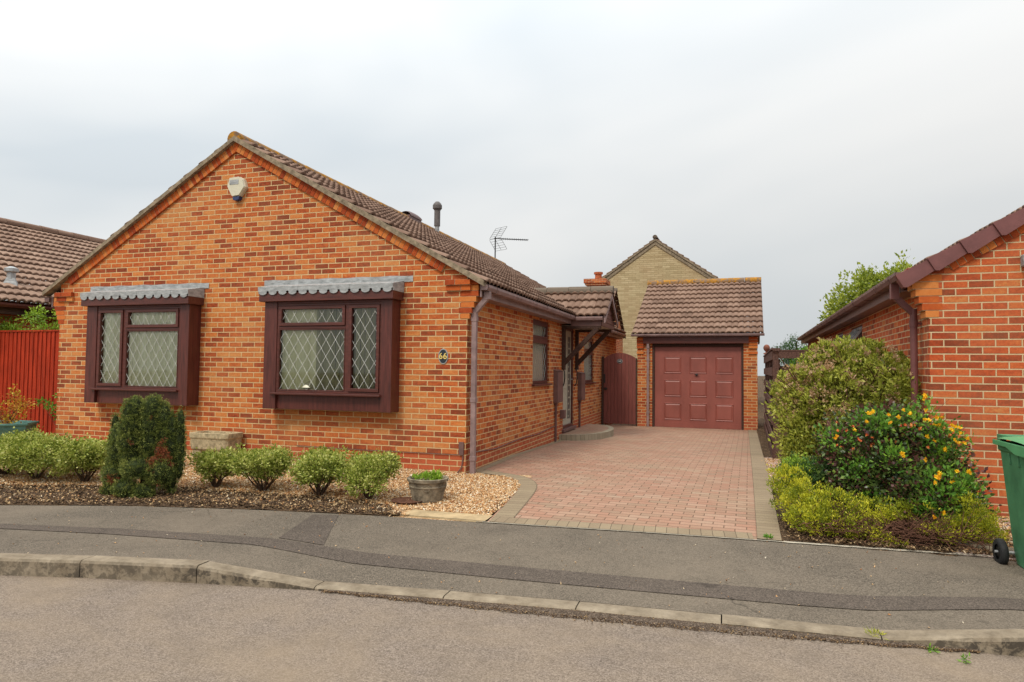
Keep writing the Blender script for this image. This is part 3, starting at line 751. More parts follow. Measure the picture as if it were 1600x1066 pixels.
# alarm box: six sided, pointed at the foot with a dark strobe
mb = MB(); ox, oz = -3.735, 3.82
P = [(-.115, .15), (.07, .16), (.135, .12), (.175, .0), (.075, -.13), (-.06, -.14), (-.155, .02)]
P = [(ox + a, oz + b) for a, b in P]; n = len(P)
Q = [((a - ox) * .86 + ox, (b - oz) * .9 + oz + .006) for a, b in P]
mb.add([(a, 0, b) for a, b in P] + [(a, -.05, b) for a, b in P] + [(a, -.08, b) for a, b in Q],
       [tuple(range(2 * n, 3 * n))[::-1]] + [(i + n * k, (i + 1) % n + n * k, (i + 1) % n + n * (k + 1), i + n * (k + 1)) for k in (0, 1) for i in range(n)])
al = mb.build('alarm_box', M['white'], H, bevel=.008)
mb = MB(); mb.prism([(ox - .058, oz - .142), (ox + .072, oz - .132), (ox + .06, oz - .185), (ox + .0, oz - .2), (ox - .045, oz - .185)], 1, -.07, 0); mb.build('strobe', M['navy'], al, bevel=.006)
mb = MB(); mb.box(ox - .10, ox + .06, -.084, -.079, oz + .045, oz + .115); mb.build('label_panel', M['grey_lead'], al)
# flue, ridge vent, aerial
mb = MB(); mb.lathe([(.055, -.45), (.055, .10), (.0, .1)], (-3.55, 6.85, 4.60), 14); fl = mb.build('flue_pipe', M['grey_lead'], H, smooth=False)
mb = MB(); mb.lathe([(.075, .06), (.075, .46), (.09, .465), (.09, .49), (.115, .495), (.115, .58), (.095, .62), (.05, .67), (0, .68)], (-3.55, 6.85, 4.60), 14); mb.build('flue_cowl', M['flue'], fl)
mb = MB(); mb.grid(lambda u, v: (XA + .15 * math.cos(math.pi * v), 5.55 + .62 * u, ZA + .12 + .14 * math.sin(math.pi * v) * (1 - .25 * (2 * u - 1) ** 4)), 10, 10); mb.box(XA - .13, XA + .13, 5.56, 6.16, ZA + .05, ZA + .14)
mb.build('ridge_vent', M['brown'], H, smooth=False)
mb = MB(); ax, ay, az = XA, 11.9, 5.32
mb.tube([(ax, ay, 4.55), (ax, ay, az + .05)], .02, 6)
e = Vector((.476, .878, .11)).normalized(); ue = Vector((0, 0, 1)); se = e.cross(ue).normalized()
mb.tube([Vector((ax, ay, az)) - e * .05, Vector((ax, ay, az)) + e * 1.5], .014, 5)
for i in range(13):
    c = Vector((ax, ay, az)) + e * (.25 + .1 * i); hl = .075
    mb.tube([c - se * hl, c + se * hl], .009, 4); mb.tube([c - ue * .035, c + ue * .035], .009, 4)
for sg in (1, -1):
    o0 = Vector((ax, ay, az)); tip = (e * .26 + ue * sg * .36)
    for s_ in (-.27, 0, .27): mb.tube([o0 + se * s_ + ue * .03 * sg, o0 + se * s_ + tip], .007, 4)
    for k in range(6): mb.tube([o0 - se * .27 + tip * (k / 5) + ue * .01 * sg, o0 + se * .27 + tip * (k / 5) + ue * .01 * sg], .005, 4)
mb.build('aerial', M['black'], H)

# ================================================================== GARAGE
G = thing('brick_garage', 'small brick garage with a maroon panelled door at the end of the drive', 'garage', (2.2, 10.1, -.37), FROT)
gx0, gx1, gy0, gy1 = .67, 3.735, 10.1, 16.1; gp = .545
w = MB(); w.wall(1, gy0, -1, gx0, gx1, -.55, 2.12, [(1.07, 3.40, -.55, 1.86)], .25); w.wall(0, gx0, -1, gy0, gy1, -.55, 2.1); w.wall(0, gx1, 1, gy0, gy1, -.55, 2.1); w.wall(1, gy1, 1, gx0, gx1, -.55, 2.1)
gm = (gy0 + gy1) / 2; gz = 2.08 + gp * 3.15
for x in (gx0, gx1): w.add([(x, gy0, 2.1), (x, gy1, 2.1), (x, gm, 2.1 + gp * 3.0)], [(0, 1, 2)])
w.build('wall', M['brick'], G)
for xa, xb in ((gx0 - .01, gx0 + .17), (gx1 - .21, gx1 + .01)):
    mb = MB(); mo = MB()
    for k, z in enumerate((1.575, 1.725, 1.8, 1.875, 1.95)):
        mb.box(xa, xb, gy0 - .03 - .012 * k, gy0 + .05, z + .005, z + .07); mo.box(xa + .004, xb - .004, gy0 - .026 - .012 * k, gy0 + .05, z, z + .075)
    c = mb.build('brick_corbel', M['loose'], G); mo.build('mortar_bed', M['mortar'], c)
gr = tiles('roof', (gx0 - .13, gy0 - .17, 2.10), (1, 0, 0), (0, 1, gp), gx1 - gx0 + .28, 3.17 * math.sqrt(1 + gp * gp), M['tile'], G)
tiles('roof', (gx0 - .13, gy1 + .17, 2.10), (1, 0, 0), (0, -1, gp), gx1 - gx0 + .28, 3.17 * math.sqrt(1 + gp * gp), M['tile'], G)
ridge('ridge_tiles', (gx0 - .14, gm, 2.10 + gp * 3.17 + .05), (gx1 + .16, gm, 2.10 + gp * 3.17 + .05), M['ridge'], gr, rad=.12)
for x in (gx0 - .12, gx1 + .09):
    mb = MB(); mb.prism([(gy0 - .17, 2.06), (gm, 2.06 + gp * 3.17), (gm, 2.10 + gp * 3.17), (gy0 - .17, 2.10)], 0, x, x + .05); mb.prism([(gm + .002, 2.06 + gp * 3.17), (gy1 + .17, 2.06), (gy1 + .17, 2.10), (gm + .002, 2.10 + gp * 3.17)], 0, x, x + .05)
    mb.build('verge', M['cement'], G)
gutter('gutter', (gx0 - .14, gy0 - .13, 2.105), (gx1 + .17, gy0 - .13, 2.105), (0, -1, 0), G, M['brown_pale'], w=.1, h=.06)
mb = MB(); mb.box(gx0 + .17, gx1 - .21, gy0 - .10, gy0 - .08, 1.86, 2.09); mb.box(gx0 + .0, gx1, gy0 - .08, gy0 + .0, 2.07, 2.082); mb.build('fascia', M['mahog_h'], G)
mb = MB(); mb.box(.935, .995, gy0 - .09, gy0 - .03, -.38, 2.03)
for z in (1.75, 1.42, .0): mb.box(.925, 1.005, gy0 - .1, gy0 - .0, z - .03, z + .03)
mb.build('downpipe', M['brown_pale'], G, bevel=.004)
mb = MB(); mb.box(1.07, 1.125, gy0 + .02, gy0 + .11, -.38, 1.86); mb.box(3.345, 3.40, gy0 + .02, gy0 + .11, -.38, 1.86); mb.box(1.125, 3.345, gy0 + .02, gy0 + .11, 1.775, 1.86); mb.build('door_frame', M['timber'], G)
mb = MB(); dx0, dx1, dz0, dz1 = 1.128, 3.342, -.372, 1.772; yd = gy0 + .07
mb.box(dx0, dx1, yd, yd + .03, dz0, dz1); mb.box(dx0, dx1, yd - .012, yd, dz0, dz0 + .13)
cw = (dx1 - dx0 - .30) / 3; rh = .63
for i in range(3):
    for j in range(3):
        cx = dx0 + .20 + i * (cw + .022) + cw / 2 - .045; cz = dz0 + .42 + j * .618; a, b = .225, .225
        # moulded raised panel: bevelled ring and raised centre
        def ring(h, y): return [(cx - a + h, y, cz - b + h), (cx + a - h, y, cz - b + h), (cx + a - h, y, cz + b - h), (cx - a + h, y, cz + b - h)]
        lv = ring(0, yd) + ring(.012, yd - .014) + ring(.03, yd - .002) + ring(.055, yd - .014)
        fs = [(k + 4 * r_, (k + 1) % 4 + 4 * r_, (k + 1) % 4 + 4 * (r_ + 1), k + 4 * (r_ + 1)) for r_ in range(3) for k in range(4)] + [(12, 13, 14, 15)]
        mb.add(lv, fs)
for z in (dz0 + .112, dz1 - .10): mb.box(dx0, dx1, yd - .004, yd, z, z + .01)
gd = mb.build('garage_door', M['garage_red'], G)
mb = MB(); mb.lathe([(.03, 0), (.03, .012), (.018, .02), (.018, .035), (0, .036)], (0, 0, 0), 12)
mb.v = [(2.22 + x, yd - z_ - .002, 1.03 + y_) for x, y_, z_ in mb.v]; mb.box(2.17, 2.27, yd - .045, yd - .032, 1.022, 1.042); mb.build('handle', M['black'], gd)

# garden gate
GT = thing('garden_gate', 'tall maroon boarded gate with an arched top and an oval 66 plate', 'gate', (.19, 10.08, -.37), FROT)
mb = MB(); n = 9; x0, x1 = -.24, .64
for i in range(n):
    a = x0 + (x1 - x0) * i / n; b = x0 + (x1 - x0) * (i + 1) / n - .006
    za = 1.455 + .15 * math.sin(math.pi * (a - x0) / (x1 - x0)) ** .8; zb = 1.455 + .15 * math.sin(math.pi * max(0, min(1, (b - x0) / (x1 - x0)))) ** .8
    mb.prism([(a, -.33), (b, -.33), (b, zb), (a, za)], 1, 10.06 + .004 * (i % 2), 10.095)
mb.build('boards', M['gate_red'], GT)
mb = MB(); mb.box(-.295, -.245, 10.04, 10.12, -.38, 1.5); mb.box(.642, .668, 10.05, 10.11, -.38, 1.46); mb.build('post', M['timber'], GT)
mb = MB(); mb.box(-.235, -.20, 10.035, 10.06, .78, 1.02); mb.build('key_plate', M['black'], GT); mb = MB(); mb.tube([(-.2, 10.05, .62), (-.2, 10.0, .62), (-.13, 10.0, .62)], .014, 6); mb.box(-.23, -.15, 10.045, 10.06, .59, .65); mb.build('latch', M['black'], GT)
gpz = disc('number_plate', (.20, 10.06, 1.375), .075, .06, .012, M['grey_lead'], GT)
disc('plate_face', (.20, 10.047, 1.375), .062, .048, .003, M['plate'], gpz); digits('66', (.20, 10.041, 1.375), .07, M['lead_bar'], gpz)

# ================================================================== RIGHT NEIGHBOUR (frame turned 1.8 degrees)
N = thing('brick_bungalow', 'red brick neighbour bungalow behind the flowering shrubs with maroon capped gable edge', 'house', (8.9, -.18, -.4), FROT)
nx, ny, nz = 5.29, -.18, -.08; NW = 7.4; ND = 15.0; ns_ = .572
nap = nx + NW / 2; nzt = 2.215 + ns_ * (NW / 2)        # underside of cap at the wall corner
zn = lambda x: 2.215 + ns_ * (min(x, 2 * nap - x) - nx)
w = MB()
w.wall(1, ny, -1, nx, nx + NW, -.6, 2.1); w.add([(nx, ny, 2.1), (nx + NW, ny, 2.1), (nx + NW, ny, zn(nx + NW)), (nap, ny, zn(nap)), (nx, ny, zn(nx))], [(0, 1, 2, 3, 4)])
hs = [(4.15, 5.35, 1.0, 1.93), (6.5, 7.6, 1.0, 1.93)]
w.wall(0, nx, -1, ny, ny + ND, -.6, zn(nx), hs, .1); w.wall(0, nx + NW, 1, ny, ny + ND, -.6, 2.2); w.wall(1, ny + ND, 1, nx, nx + NW, -.6, 2.2)
w.v = [(a, b, c) for a, b, c in w.v]
wl = w.build('wall', M['brick_b'], N)
uvl = wl.data.uv_layers[0].data
for d_ in uvl: d_.uv = (d_.uv[0], d_.uv[1] + .08)
mb = MB(); mo = MB(); rake_bricks(mb, mo, nap, zn(nap) - .01, nx + .12, -ns_ * -1, ny - .02, ny + .03, depth=.105)
corbel(mb, mo, nx, -1, 1.72, ny, n=6, step=.03, big=False)
mb.box(nx - .19, nx + .14, ny - .012, ny + .2, 2.175, 2.242); mo.box(nx - .186, nx + .136, ny - .006, ny + .2, 2.17, 2.25)
mb.build('corbel', M['loose'], N); mo.build('mortar_bed', M['mortar'], N)
nr = tiles('roof', (nx - .27, ny - .06, zn(nx - .0) + .05 - ns_ * .27), (0, 1, 0), (1, 0, ns_), ND + .1, (NW / 2 + .27) * math.sqrt(1 + ns_ * ns_), M['tile'], N)
tiles('roof', (nx + NW + .27, ny - .06, zn(nx) + .05 - ns_ * .27), (0, 1, 0), (-1, 0, ns_), ND + .1, (NW / 2 + .27) * math.sqrt(1 + ns_ * ns_), M['tile'], N)
ridge('ridge_tiles', (nap, ny - .07, zn(nap) + .12), (nap, ny + ND, zn(nap) + .12), M['ridge'], nr)
# interlocking dry-verge caps stepping up the gable
cs = 1 / math.sqrt(1 + ns_ ** 2); gl = .333
for side in (1, -1):
    mb = MB()
    for i in range(13):
        s0 = i * gl - .30; s1 = s0 + gl + .03
        def pt(s, h, y):
            x = nx + s * cs if side == 1 else 2 * nap - nx - s * cs
            return (x - side * h * ns_ * cs, y, 2.215 + ns_ * s * cs + h * cs)
        k0, k1 = .016, .0
        q = [pt(s0, -.035 , ny - .078 - k0 * .6), pt(s0 + .03, -.055, ny - .078 - k0 * .6), pt(s1, -.03, ny - .066), pt(s1, .095, ny - .066), pt(s0, .112, ny - .078 - k0 * .6)]
        r_ = [(a, ny + .04, c) for a, b, c in q]
        mb.add(q + r_, [tuple(range(5)), tuple(range(9, 4, -1))] + [(k, k + 5, (k + 1) % 5 + 5, (k + 1) % 5) for k in range(5)])
    mb.build('verge_cap', M['cap'], N)
mb = MB(); mb.box(nx - .20, nx - .18, ny + .25, ny + ND, 2.02, 2.19); mb.box(nx - .18, nx, ny + .25, ny + ND, 2.03, 2.042); mb.build('fascia', M['brown'], N)
gutter('gutter', (nx - .2, ny - .04, 2.20), (nx - .2, ny + ND, 2.20), (-1, 0, 0), N, M['brown'], w=.115, h=.08)
mb = MB(); yb = ny + .32; mb.box(nx - .295, nx - .215, yb - .04, yb + .04, 1.95, 2.13); mb.beam((nx - .255, yb, 1.98), (nx - .085, yb, 1.80), .062, .062, up=(0, 1, 0)); mb.tube([(nx - .075, yb, 1.84), (nx - .075, yb, -.36)], .036, 14)
for z in (1.68, .45): mb.tube([(nx - .075, yb, z - .035), (nx - .075, yb, z + .035)], .043, 14); mb.box(nx - .07, nx, yb - .012, yb + .012, z - .01, z + .01)
mb.build('downpipe', M['cap'], N)
for (y0, y1, z0, z1) in hs:
    mb = MB(); frame_rect(mb, 0, y0, y1, z0, z1, .05, nx + .03, nx + .09); mb.box(nx + .03, nx + .09, (y0 + y1) / 2 - .025, (y0 + y1) / 2 + .025, z0 + .05, z1 - .05)
    c = mb.build('window', M['mahog'], N); mb = MB(); mb.wall(0, nx + .055, -1, y0 + .05, y1 - .05, z0 + .05, z1 - .05); mb.build('pane', M['glass'], c)
    # top-hung vent sash swung open
    for ya, yb_ in ((y0 + .03, (y0 + y1) / 2 - .03), ((y0 + y1) / 2 + .03, y1 - .03)):
        mb = MB()
        for a, b in (((nx + .02, ya, z1 - .04), (nx - .20, ya, z1 - .34)), ((nx + .02, yb_, z1 - .04), (nx - .20, yb_, z1 - .34)), ((nx - .20, ya, z1 - .34), (nx - .20, yb_, z1 - .34)), ((nx + .02, ya, z1 - .04), (nx + .02, yb_, z1 - .04))): mb.beam(a, b, .035, .035)
        mb.build('vent_sash', M['grey_lead'], c)
w = MB(); w.wall(0, nx + 1.2, -1, ny + 2, ny + 12, .2, 2.1); w.build('room_wall', M['plaster'], N)
mb = MB(); mb.box(6.09, 6.22, ny - .10, ny - .0, 2.215, 2.335); mb.box(6.115, 6.195, ny - .13, ny - .1, 2.235, 2.315); mb.build('wall_lamp', M['grey_lead'], N, bevel=.012)

# ================================================================== LEFT NEIGHBOUR
LN = thing('brick_bungalow', 'left neighbour bungalow seen only as a pale brown tiled roof above the red fence', 'house', (-14.1, -.3, -.4))
LX, LR = -9.25, -14.0; ls = (4.62 - 2.27) / (LX - LR)
w = MB(); w.wall(0, LX - .25, 1, -.2, 13, -.5, 2.3); w.wall(1, -.2, -1, 2 * LR - LX + .25, LX - .25, -.5, 2.2); w.add([(2 * LR - LX + .25, -.2, 2.2), (LX - .25, -.2, 2.2), (LR, -.2, 4.5)], [(0, 1, 2)]); w.wall(1, 13, 1, 2 * LR - LX, LX - .25, -.5, 2.2)
w.build('wall', M['brick_b'], LN)
lr = tiles('roof', (LX + .02, -.35, 2.27), (0, 1, 0), (-1, 0, ls), 13.5, (LX - LR) * math.sqrt(1 + ls * ls), M['tile_light'], LN)
tiles('roof', (2 * LR - LX - .02, -.35, 2.27), (0, 1, 0), (1, 0, ls), 13.5, (LX - LR) * math.sqrt(1 + ls * ls), M['tile_light'], LN)
ridge('ridge_tiles', (LR, -.36, 4.70), (LR, 13.2, 4.70), M['tile'], lr, rad=.12)
mb = MB(); mb.box(LX - .06, LX - .04, -.3, 13, 2.05, 2.26); mb.box(LX - .25, LX - .06, -.3, 13, 2.055, 2.07); mb.build('fascia', M['timber'], LN)
gutter('gutter', (LX - .04, -.3, 2.245), (LX - .04, 13, 2.245), (1, 0, 0), LN, M['mahog_h'])
mb = MB(); mb.tube([(-10.05, 1.15, 2.55), (-10.05, 1.15, 2.98)], .075, 14); mb.lathe([(.1, .42), (.12, .44), (.12, .50), (.03, .54)], (-10.05, 1.15, 2.5), 14); fl = mb.build('flue_pipe', M['steel'], LN)
mb = MB(); mb.lathe([(.20, 0), (.085, .22)], (-10.05, 1.15, 2.60), 4); mb.build('flashing', M['grey_lead'], fl)

# ================================================================== HOUSES BEHIND
ST = thing('stone_house', 'tall buff stone house whose plain gable rises behind the garage roof', 'house', (-.9, 26, -.4), FROT)
sa = -.93; sz = 7.72; sp = .70; hwS = 4.1; y0 = 26.0
w = MB(); w.wall(1, y0, -1, sa - hwS, sa + hwS, -.6, sz - sp * hwS); w.add([(sa - hwS, y0, sz - sp * hwS), (sa + hwS, y0, sz - sp * hwS), (sa, y0, sz)], [(0, 1, 2)])
w.wall(0, sa - hwS, -1, y0, y0 + 9, -.6, sz - sp * hwS); w.wall(0, sa + hwS, 1, y0, y0 + 9, -.6, sz - sp * hwS); w.wall(1, y0 + 9, 1, sa - hwS, sa + hwS, -.6, sz - sp * hwS); w.build('wall', M['stone'], ST)
ln = (hwS + .25) * math.sqrt(1 + sp * sp)
sr = tiles('roof', (sa + hwS + .25, y0 - .10, sz - sp * (hwS + .25) + .06), (0, 1, 0), (-1, 0, sp), 9.2, ln, M['tile'], ST)
tiles('roof', (sa - hwS - .25, y0 - .10, sz - sp * (hwS + .25) + .06), (0, 1, 0), (1, 0, sp), 9.2, ln, M['tile'], ST)
ridge('ridge_tiles', (sa, y0 - .12, sz + .18), (sa, y0 + 9.1, sz + .18), M['ridge_grey'], sr)
mb = MB()
for sg in (1, -1):
    mb.prism([(sa, sz - .03), (sa + sg * (hwS + .25), sz - .03 - sp * (hwS + .25)), (sa + sg * (hwS + .25), sz + .09 - sp * (hwS + .25)), (sa, sz + .09)], 1, y0 - .09, y0 + .02)
    mb.prism([(sa, sz - .22), (sa + sg * (hwS + .1), sz - .22 - sp * (hwS + .1)), (sa + sg * (hwS + .1), sz - .035 - sp * (hwS + .1)), (sa, sz - .035)], 1, y0 - .045, y0 + .02)
mb.build('verge', M['cement'], ST)

RB = thing('brick_bungalow', 'far bungalow behind the porch roof of which only a brick chimney and roof tip show', 'house', (-5, 18.3, -.4))
cx = -1.87; w = MB(); w.wall(1, 17.0, -1, -9, -1.15, -.6, 2.6); w.wall(0, -1.15, 1, 17.0, 22, -.6, 2.6); w.add([(-1.15, 17.0, 2.6), (-1.15, 22, 2.6), (-1.15, 19.5, 4.25)], [(0, 1, 2)])
w.build('wall', M['brick_b'], RB)
rr_ = tiles('roof', (-9, 16.7, 2.55), (1, 0, 0), (0, 1, .68), 7.95, 2.8 * 1.209, M['tile'], RB); tiles('roof', (-9, 22.3, 2.55), (1, 0, 0), (0, -1, .68), 7.95, 2.8 * 1.209, M['tile'], RB)
ridge('ridge_tiles', (-9, 19.5, 4.46), (-1.02, 19.5, 4.46), M['ridge_grey'], rr_)
ch = MB(); ch.box(cx - .30, cx + .30, 19.1, 19.9, 4.2, 4.64); ch.box(cx - .42, cx + .42, 19.0, 20.0, 4.64, 4.72); ch.box(cx - .47, cx + .47, 18.96, 20.04, 4.722, 4.90)
c = ch.build('chimney', M['brick_b'], rr_)
mb = MB(); mb.lathe([(.15, 0), (.14, .24), (.19, .25), (.19, .33), (.12, .34)], (cx + .05, 19.5, 4.9), 14); mb.build('chimney_pot', M['clay'], rr_)

# ================================================================== FENCES
FR = thing('wooden_fence', 'dark brown horizontal board fence with round finial between drive and shrubs', 'fence', (3.95, 3.7, -.35), FROT)
fx = 3.90
for yp in (3.75, 5.6, 7.45, 9.35):
    mb = MB(); mb.box(fx - .0, fx + .09, yp - .045, yp + .045, -.4, 1.50 if yp < 9 else 1.56); mb.build('post', M['fence_dark'], FR)
mb = MB(); k = 0
for z in np.arange(-.28, 1.42, .135):
    sd_ = fx - .018 if k % 2 == 0 else fx + .095
    mb.box(sd_, sd_ + .016, 3.72, 9.9, z, z + .145); k += 1
mb.box(fx - .03, fx + .12, 3.70, 9.95, 1.50, 1.53)
mb.build('board_panel', M['fence_dark'], FR)
mb = MB(); mb.lathe([(.075, 0), (.075, .03), (.03, .04), (.03, .07), (.055, .09), (.075, .13), (.078, .165), (.06, .21), (.03, .235), (0, .24)], (fx + .04, 9.35, 1.56), 14); mb.build('finial', M['finial'], FR, smooth=True)
mb = MB(); k = 0
for z in np.arange(-.28, 1.2, .15):
    yy = 3.70 if k % 2 == 0 else 3.80
    mb.box(fx + .09, 5.24, yy, yy + .018, z, z + .16); k += 1
mb.box(fx + .09, 5.24, 3.675, 3.70, 1.36, 1.475); mb.box(fx + .0, 5.26, 3.67, 3.83, 1.478, 1.50)
mb.build('cross_panel', M['fence_dark'], FR)

FL = thing('closeboard_fence', 'bright red feather edge board fence beside the left end of the house', 'fence', (-9, .35, -.3))
mb = MB(); x = -7.32; k = 0; yF = .30
while x > -14:
    zt = 1.70 + random.uniform(-.004, .004)
    mb.add([(x, yF - .02, -.35), (x, yF - .02, zt), (x, yF + .0, zt), (x, yF + .0, -.35), (x - .105, yF - .004, -.35), (x - .105, yF - .004, zt), (x - .105, yF + .004, zt), (x - .105, yF + .004, -.35)],
           [(0, 4, 5, 1), (0, 1, 2, 3), (1, 5, 6, 2), (4, 7, 6, 5)]); x -= .1
mb.box(-14, -7.3, yF - .028, yF + .02, 1.702, 1.728); mb.box(-14, -7.3, yF + .01, yF + .07, 1.3, 1.36); mb.box(-14, -7.3, yF + .01, yF + .07, .1, .16); mb.build('board_panel', M['fence_red'], FL)

# ================================================================== GROUND SHEETS
def PL(*p): a = np.array(p, float); return lambda x: np.interp(x, a[:, 0], a[:, 1]) + np.where(x < a[0, 0], (x - a[0, 0]) * (a[1, 1] - a[0, 1]) / (a[1, 0] - a[0, 0]), 0) + np.where(x > a[-1, 0], (x - a[-1, 0]) * .06, 0)
pav_back = PL((-6, -4.05), (-3.86, -3.23), (-2.63, -2.8), (-1.29, -2.5), (.06, -2.31), (1.17, -2.22), (2.53, -2.10), (3.61, -2.03), (4.6, -1.98), (5.6, -1.90))
kerb_f = PL((-5.5, -5.75), (-1.85, -4.63), (-1.22, -4.47), (-.33, -4.29), (.56, -4.14), (1.48, -4.03), (2.35, -3.94), (3.24, -3.88), (4.11, -3.83), (4.84, -3.79), (6, -3.74))
kerb_b = lambda x: kerb_f(x) + .125
kz = PL((-9, -.295), (-8, -.295), (-.36, -.295), (.0, -.345), (.52, -.393), (4.15, -.393), (4.95, -.30), (7, -.295), (8, -.295))
kzf = lambda x: float(np.interp(x, [-99, -.36, .52, 4.15, 4.95, 99], [-.295, -.295, -.393, -.393, -.30, -.30]))
pbz = lambda x: -.318
wallz = lambda x: float(np.interp(x, [-12, -7, -3.5, 0, 1.2], [-.13, -.14, -.175, -.245, -.25]))
def gz(x, y):
    """surface height of the front garden and drive"""
    yb = float(pav_back(x))
    if y <= 0: t = max(0, min(1, (y - yb) / (0 - yb))); return (-.316) * (1 - t) + wallz(x) * t
    return float(np.interp(y, [0, 2, 5, 10, 20], [wallz(x), -.24, -.315, -.375, -.40]))
def strip(name, fa, fb, x0, x1, nx_, ny_, zf, mat, uv=False, curve=0):
    mb = MB()
    def P(u, v):
        x = x0 + (x1 - x0) * u; y = float(fa(x)) * (1 - v) + float(fb(x)) * v; return (x, y, zf(x, y, v))
    mb.grid(P, nx_, ny_); return struct(mb.build(name, mat, smooth=True))
mb = MB(); mb.add([(-150, -150, -.62), (150, -150, -.62), (150, 250, -.62), (-150, 250, -.62)], [(0, 1, 2, 3)]); struct(mb.build('ground', M['soil']))
mb = MB(); mb.grid(lambda u, v: (-40 + 80 * u, (-16 + (float(kerb_f(-40 + 80 * u)) + .05 + 16) * v), -.42 + .05 * math.sin(math.pi * (1 - v)) * 1.0 if v < 1 else -.42), 160, 30); struct(mb.build('road', M['road'], smooth=True))
strip('pavement', kerb_b, pav_back, -14, 20, 300, 6, lambda x, y, v: kzf(x) * (1 - v) ** 1.5 + pbz(x) * (1 - (1 - v) ** 1.5), M['pave'])
def pz(x, y):
    a, b = float(kerb_b(x)), float(pav_back(x)); v = max(0, min(1, (y - a) / (b - a))); return kzf(x) * (1 - v) ** 1.5 + pbz(x) * (1 - (1 - v) ** 1.5)
st_t = PL((-5, -4.5), (-3.05, -3.84), (-1.78, -3.60), (-.39, -3.44), (.32, -3.41), (1.72, -3.34), (3.74, -3.22), (5.12, -3.08), (6, -3.0))
st_b = PL((-5, -4.68), (-3.05, -4.01), (-1.78, -3.80), (-.39, -3.67), (.32, -3.66), (1.72, -3.60), (3.74, -3.47), (5.12, -3.31), (6, -3.22))
strip('pavement_patch', st_b, st_t, -9, 9, 180, 2, lambda x, y, v: pz(x, y) + .005, M['patch'])
mb = MB(); P4 = [(-.62, -2.50), (-.36, -2.45), (.10, -3.40), (-.34, -3.40)]
mb.grid(lambda u, v: (lambda x, y: (x, y, pz(x, y) + .0052))(*[(P4[0][i] * (1 - u) + P4[1][i] * u) * (1 - v) + (P4[3][i] * (1 - u) + P4[2][i] * u) * v for i in (0, 1)]), 3, 10); struct(mb.build('pavement_patch', M['patch'], smooth=True))
# kerb stones
mb = MB(); J = [-13.9, -10.3, -7.6, -5.6, -3.9, -3.02, -2.14, -1.25, -.36, .52, 1.45, 2.34, 3.24, 4.13, 5.0, 5.9, 6.8, 7.7, 9.5, 12, 16]
for a, b in zip(J[:-1], J[1:]):
    n = 6; vs = []; dz = random.uniform(-.003, .003)
    for i in range(n + 1):
        x = a + .004 + (b - a - .008) * i / n; y = float(kerb_f(x)); z = kzf(x) + dz
        vs += [(x, y - .004, -.5), (x, y - .004, z - .022 if z > -.36 else z - .012), (x, y + .008, z - .004), (x, y + .022, z), (x, y + .122, z + .002), (x, y + .122, -.5)]
    fs = [(i * 6 + k, i * 6 + (k + 1) % 6, (i + 1) * 6 + (k + 1) % 6, (i + 1) * 6 + k) for i in range(n) for k in range(6)] + [tuple(range(5, -1, -1)), tuple(n * 6 + k for k in range(6))]
    mb.add(vs, fs)
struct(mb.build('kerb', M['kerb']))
# garden bed (gravel) and soil border
dl = [(.02, .30), (.10, .12), (.42, .07), (.66, -.06), (.82, -.24), (.92, -.48), (.99, -.9), (1.05, -1.5), (1.12, -2.21)]    # edge of the drive, gravel side
dly = np.array(dl)
def dlx(y): return float(np.interp(-y, -dly[:, 1], dly[:, 0]))
mb = MB(); mb.grid(lambda u, v: (lambda y: (lambda x: (x, y, gz(x, y) - .004 + .006 * math.sin(x * 9 + y * 5) * math.sin(y * 11)))(-14 + (min(1.1, 1.1) + 14) * u))(0 + .3 - (0.3 + 2.35 + 0) * v) if False else (lambda x: (lambda y: (x, y, gz(x, y) - .004 + .005 * math.sin(x * 9 + y * 5) * math.sin(y * 11)))(float(pav_back(x)) * (1 - v) + .29 * v))(-14 + 14.95 * u), 260, 24)
struct(mb.build('gravel_bed', M['gravel'], smooth=True))
soil_t = PL((-8, -3.3), (-4.65, -2.62), (-3.99, -2.38), (-2.56, -1.98), (-1.69, -1.93), (-.95, -1.86), (-.35, -1.88), (-.02, -2.02), (.12, -2.25))
strip('soil', pav_back, soil_t, -13, .14, 260, 10, lambda x, y, v: gz(x, y) + .006 + .012 * math.sin(v * math.pi) + .006 * math.sin(x * 14) * math.sin(y * 17), M['soil'])
mb = MB(); mb.grid(lambda u, v: (.22 + .86 * u, -2.235 + .24 * v + .03 * u, -.306 + .004 * v), 6, 2); mb.box(.22, 1.06, -2.235, -2.0, -.36, -.31); struct(mb.build('paving_slab', M['slab']))
# driveway
mb = MB(); uvs = {}
def dleft(y): return dlx(y) if y < .30 else .0
def drow(u, v):
    y = -2.0 + 12.2 * v; return y
drR_i = lambda y: float(np.interp(y, [-2.2, 3.3, 10], [3.50, 3.66, 3.80])); drR_o = lambda y: float(np.interp(y, [-2.2, 1, 6.2, 10], [3.72, 3.80, 3.93, 4.02]))
def DG(u, v):
    y = -2.2 + 12.5 * v; a = dleft(y) - .02 if y < .3 else 0.0; b = drR_i(y) + .02; x = a + (b - a) * u
    return (x, max(y, float(pav_back(x)) + .005), gz(x, y) - .001)
mb.grid(DG, 24, 110); dv = struct(mb.build('driveway', M['paver'], smooth=True))
me = dv.data; uvl = me.uv_layers[0].data; ca, sa_ = math.cos(R(1.8)), math.sin(R(1.8))
for p in me.polygons:
    for li in p.loop_indices: c = me.vertices[me.loops[li].vertex_index].co; uvl[li].uv = (c.x * ca - c.y * sa_, c.x * sa_ + c.y * ca)
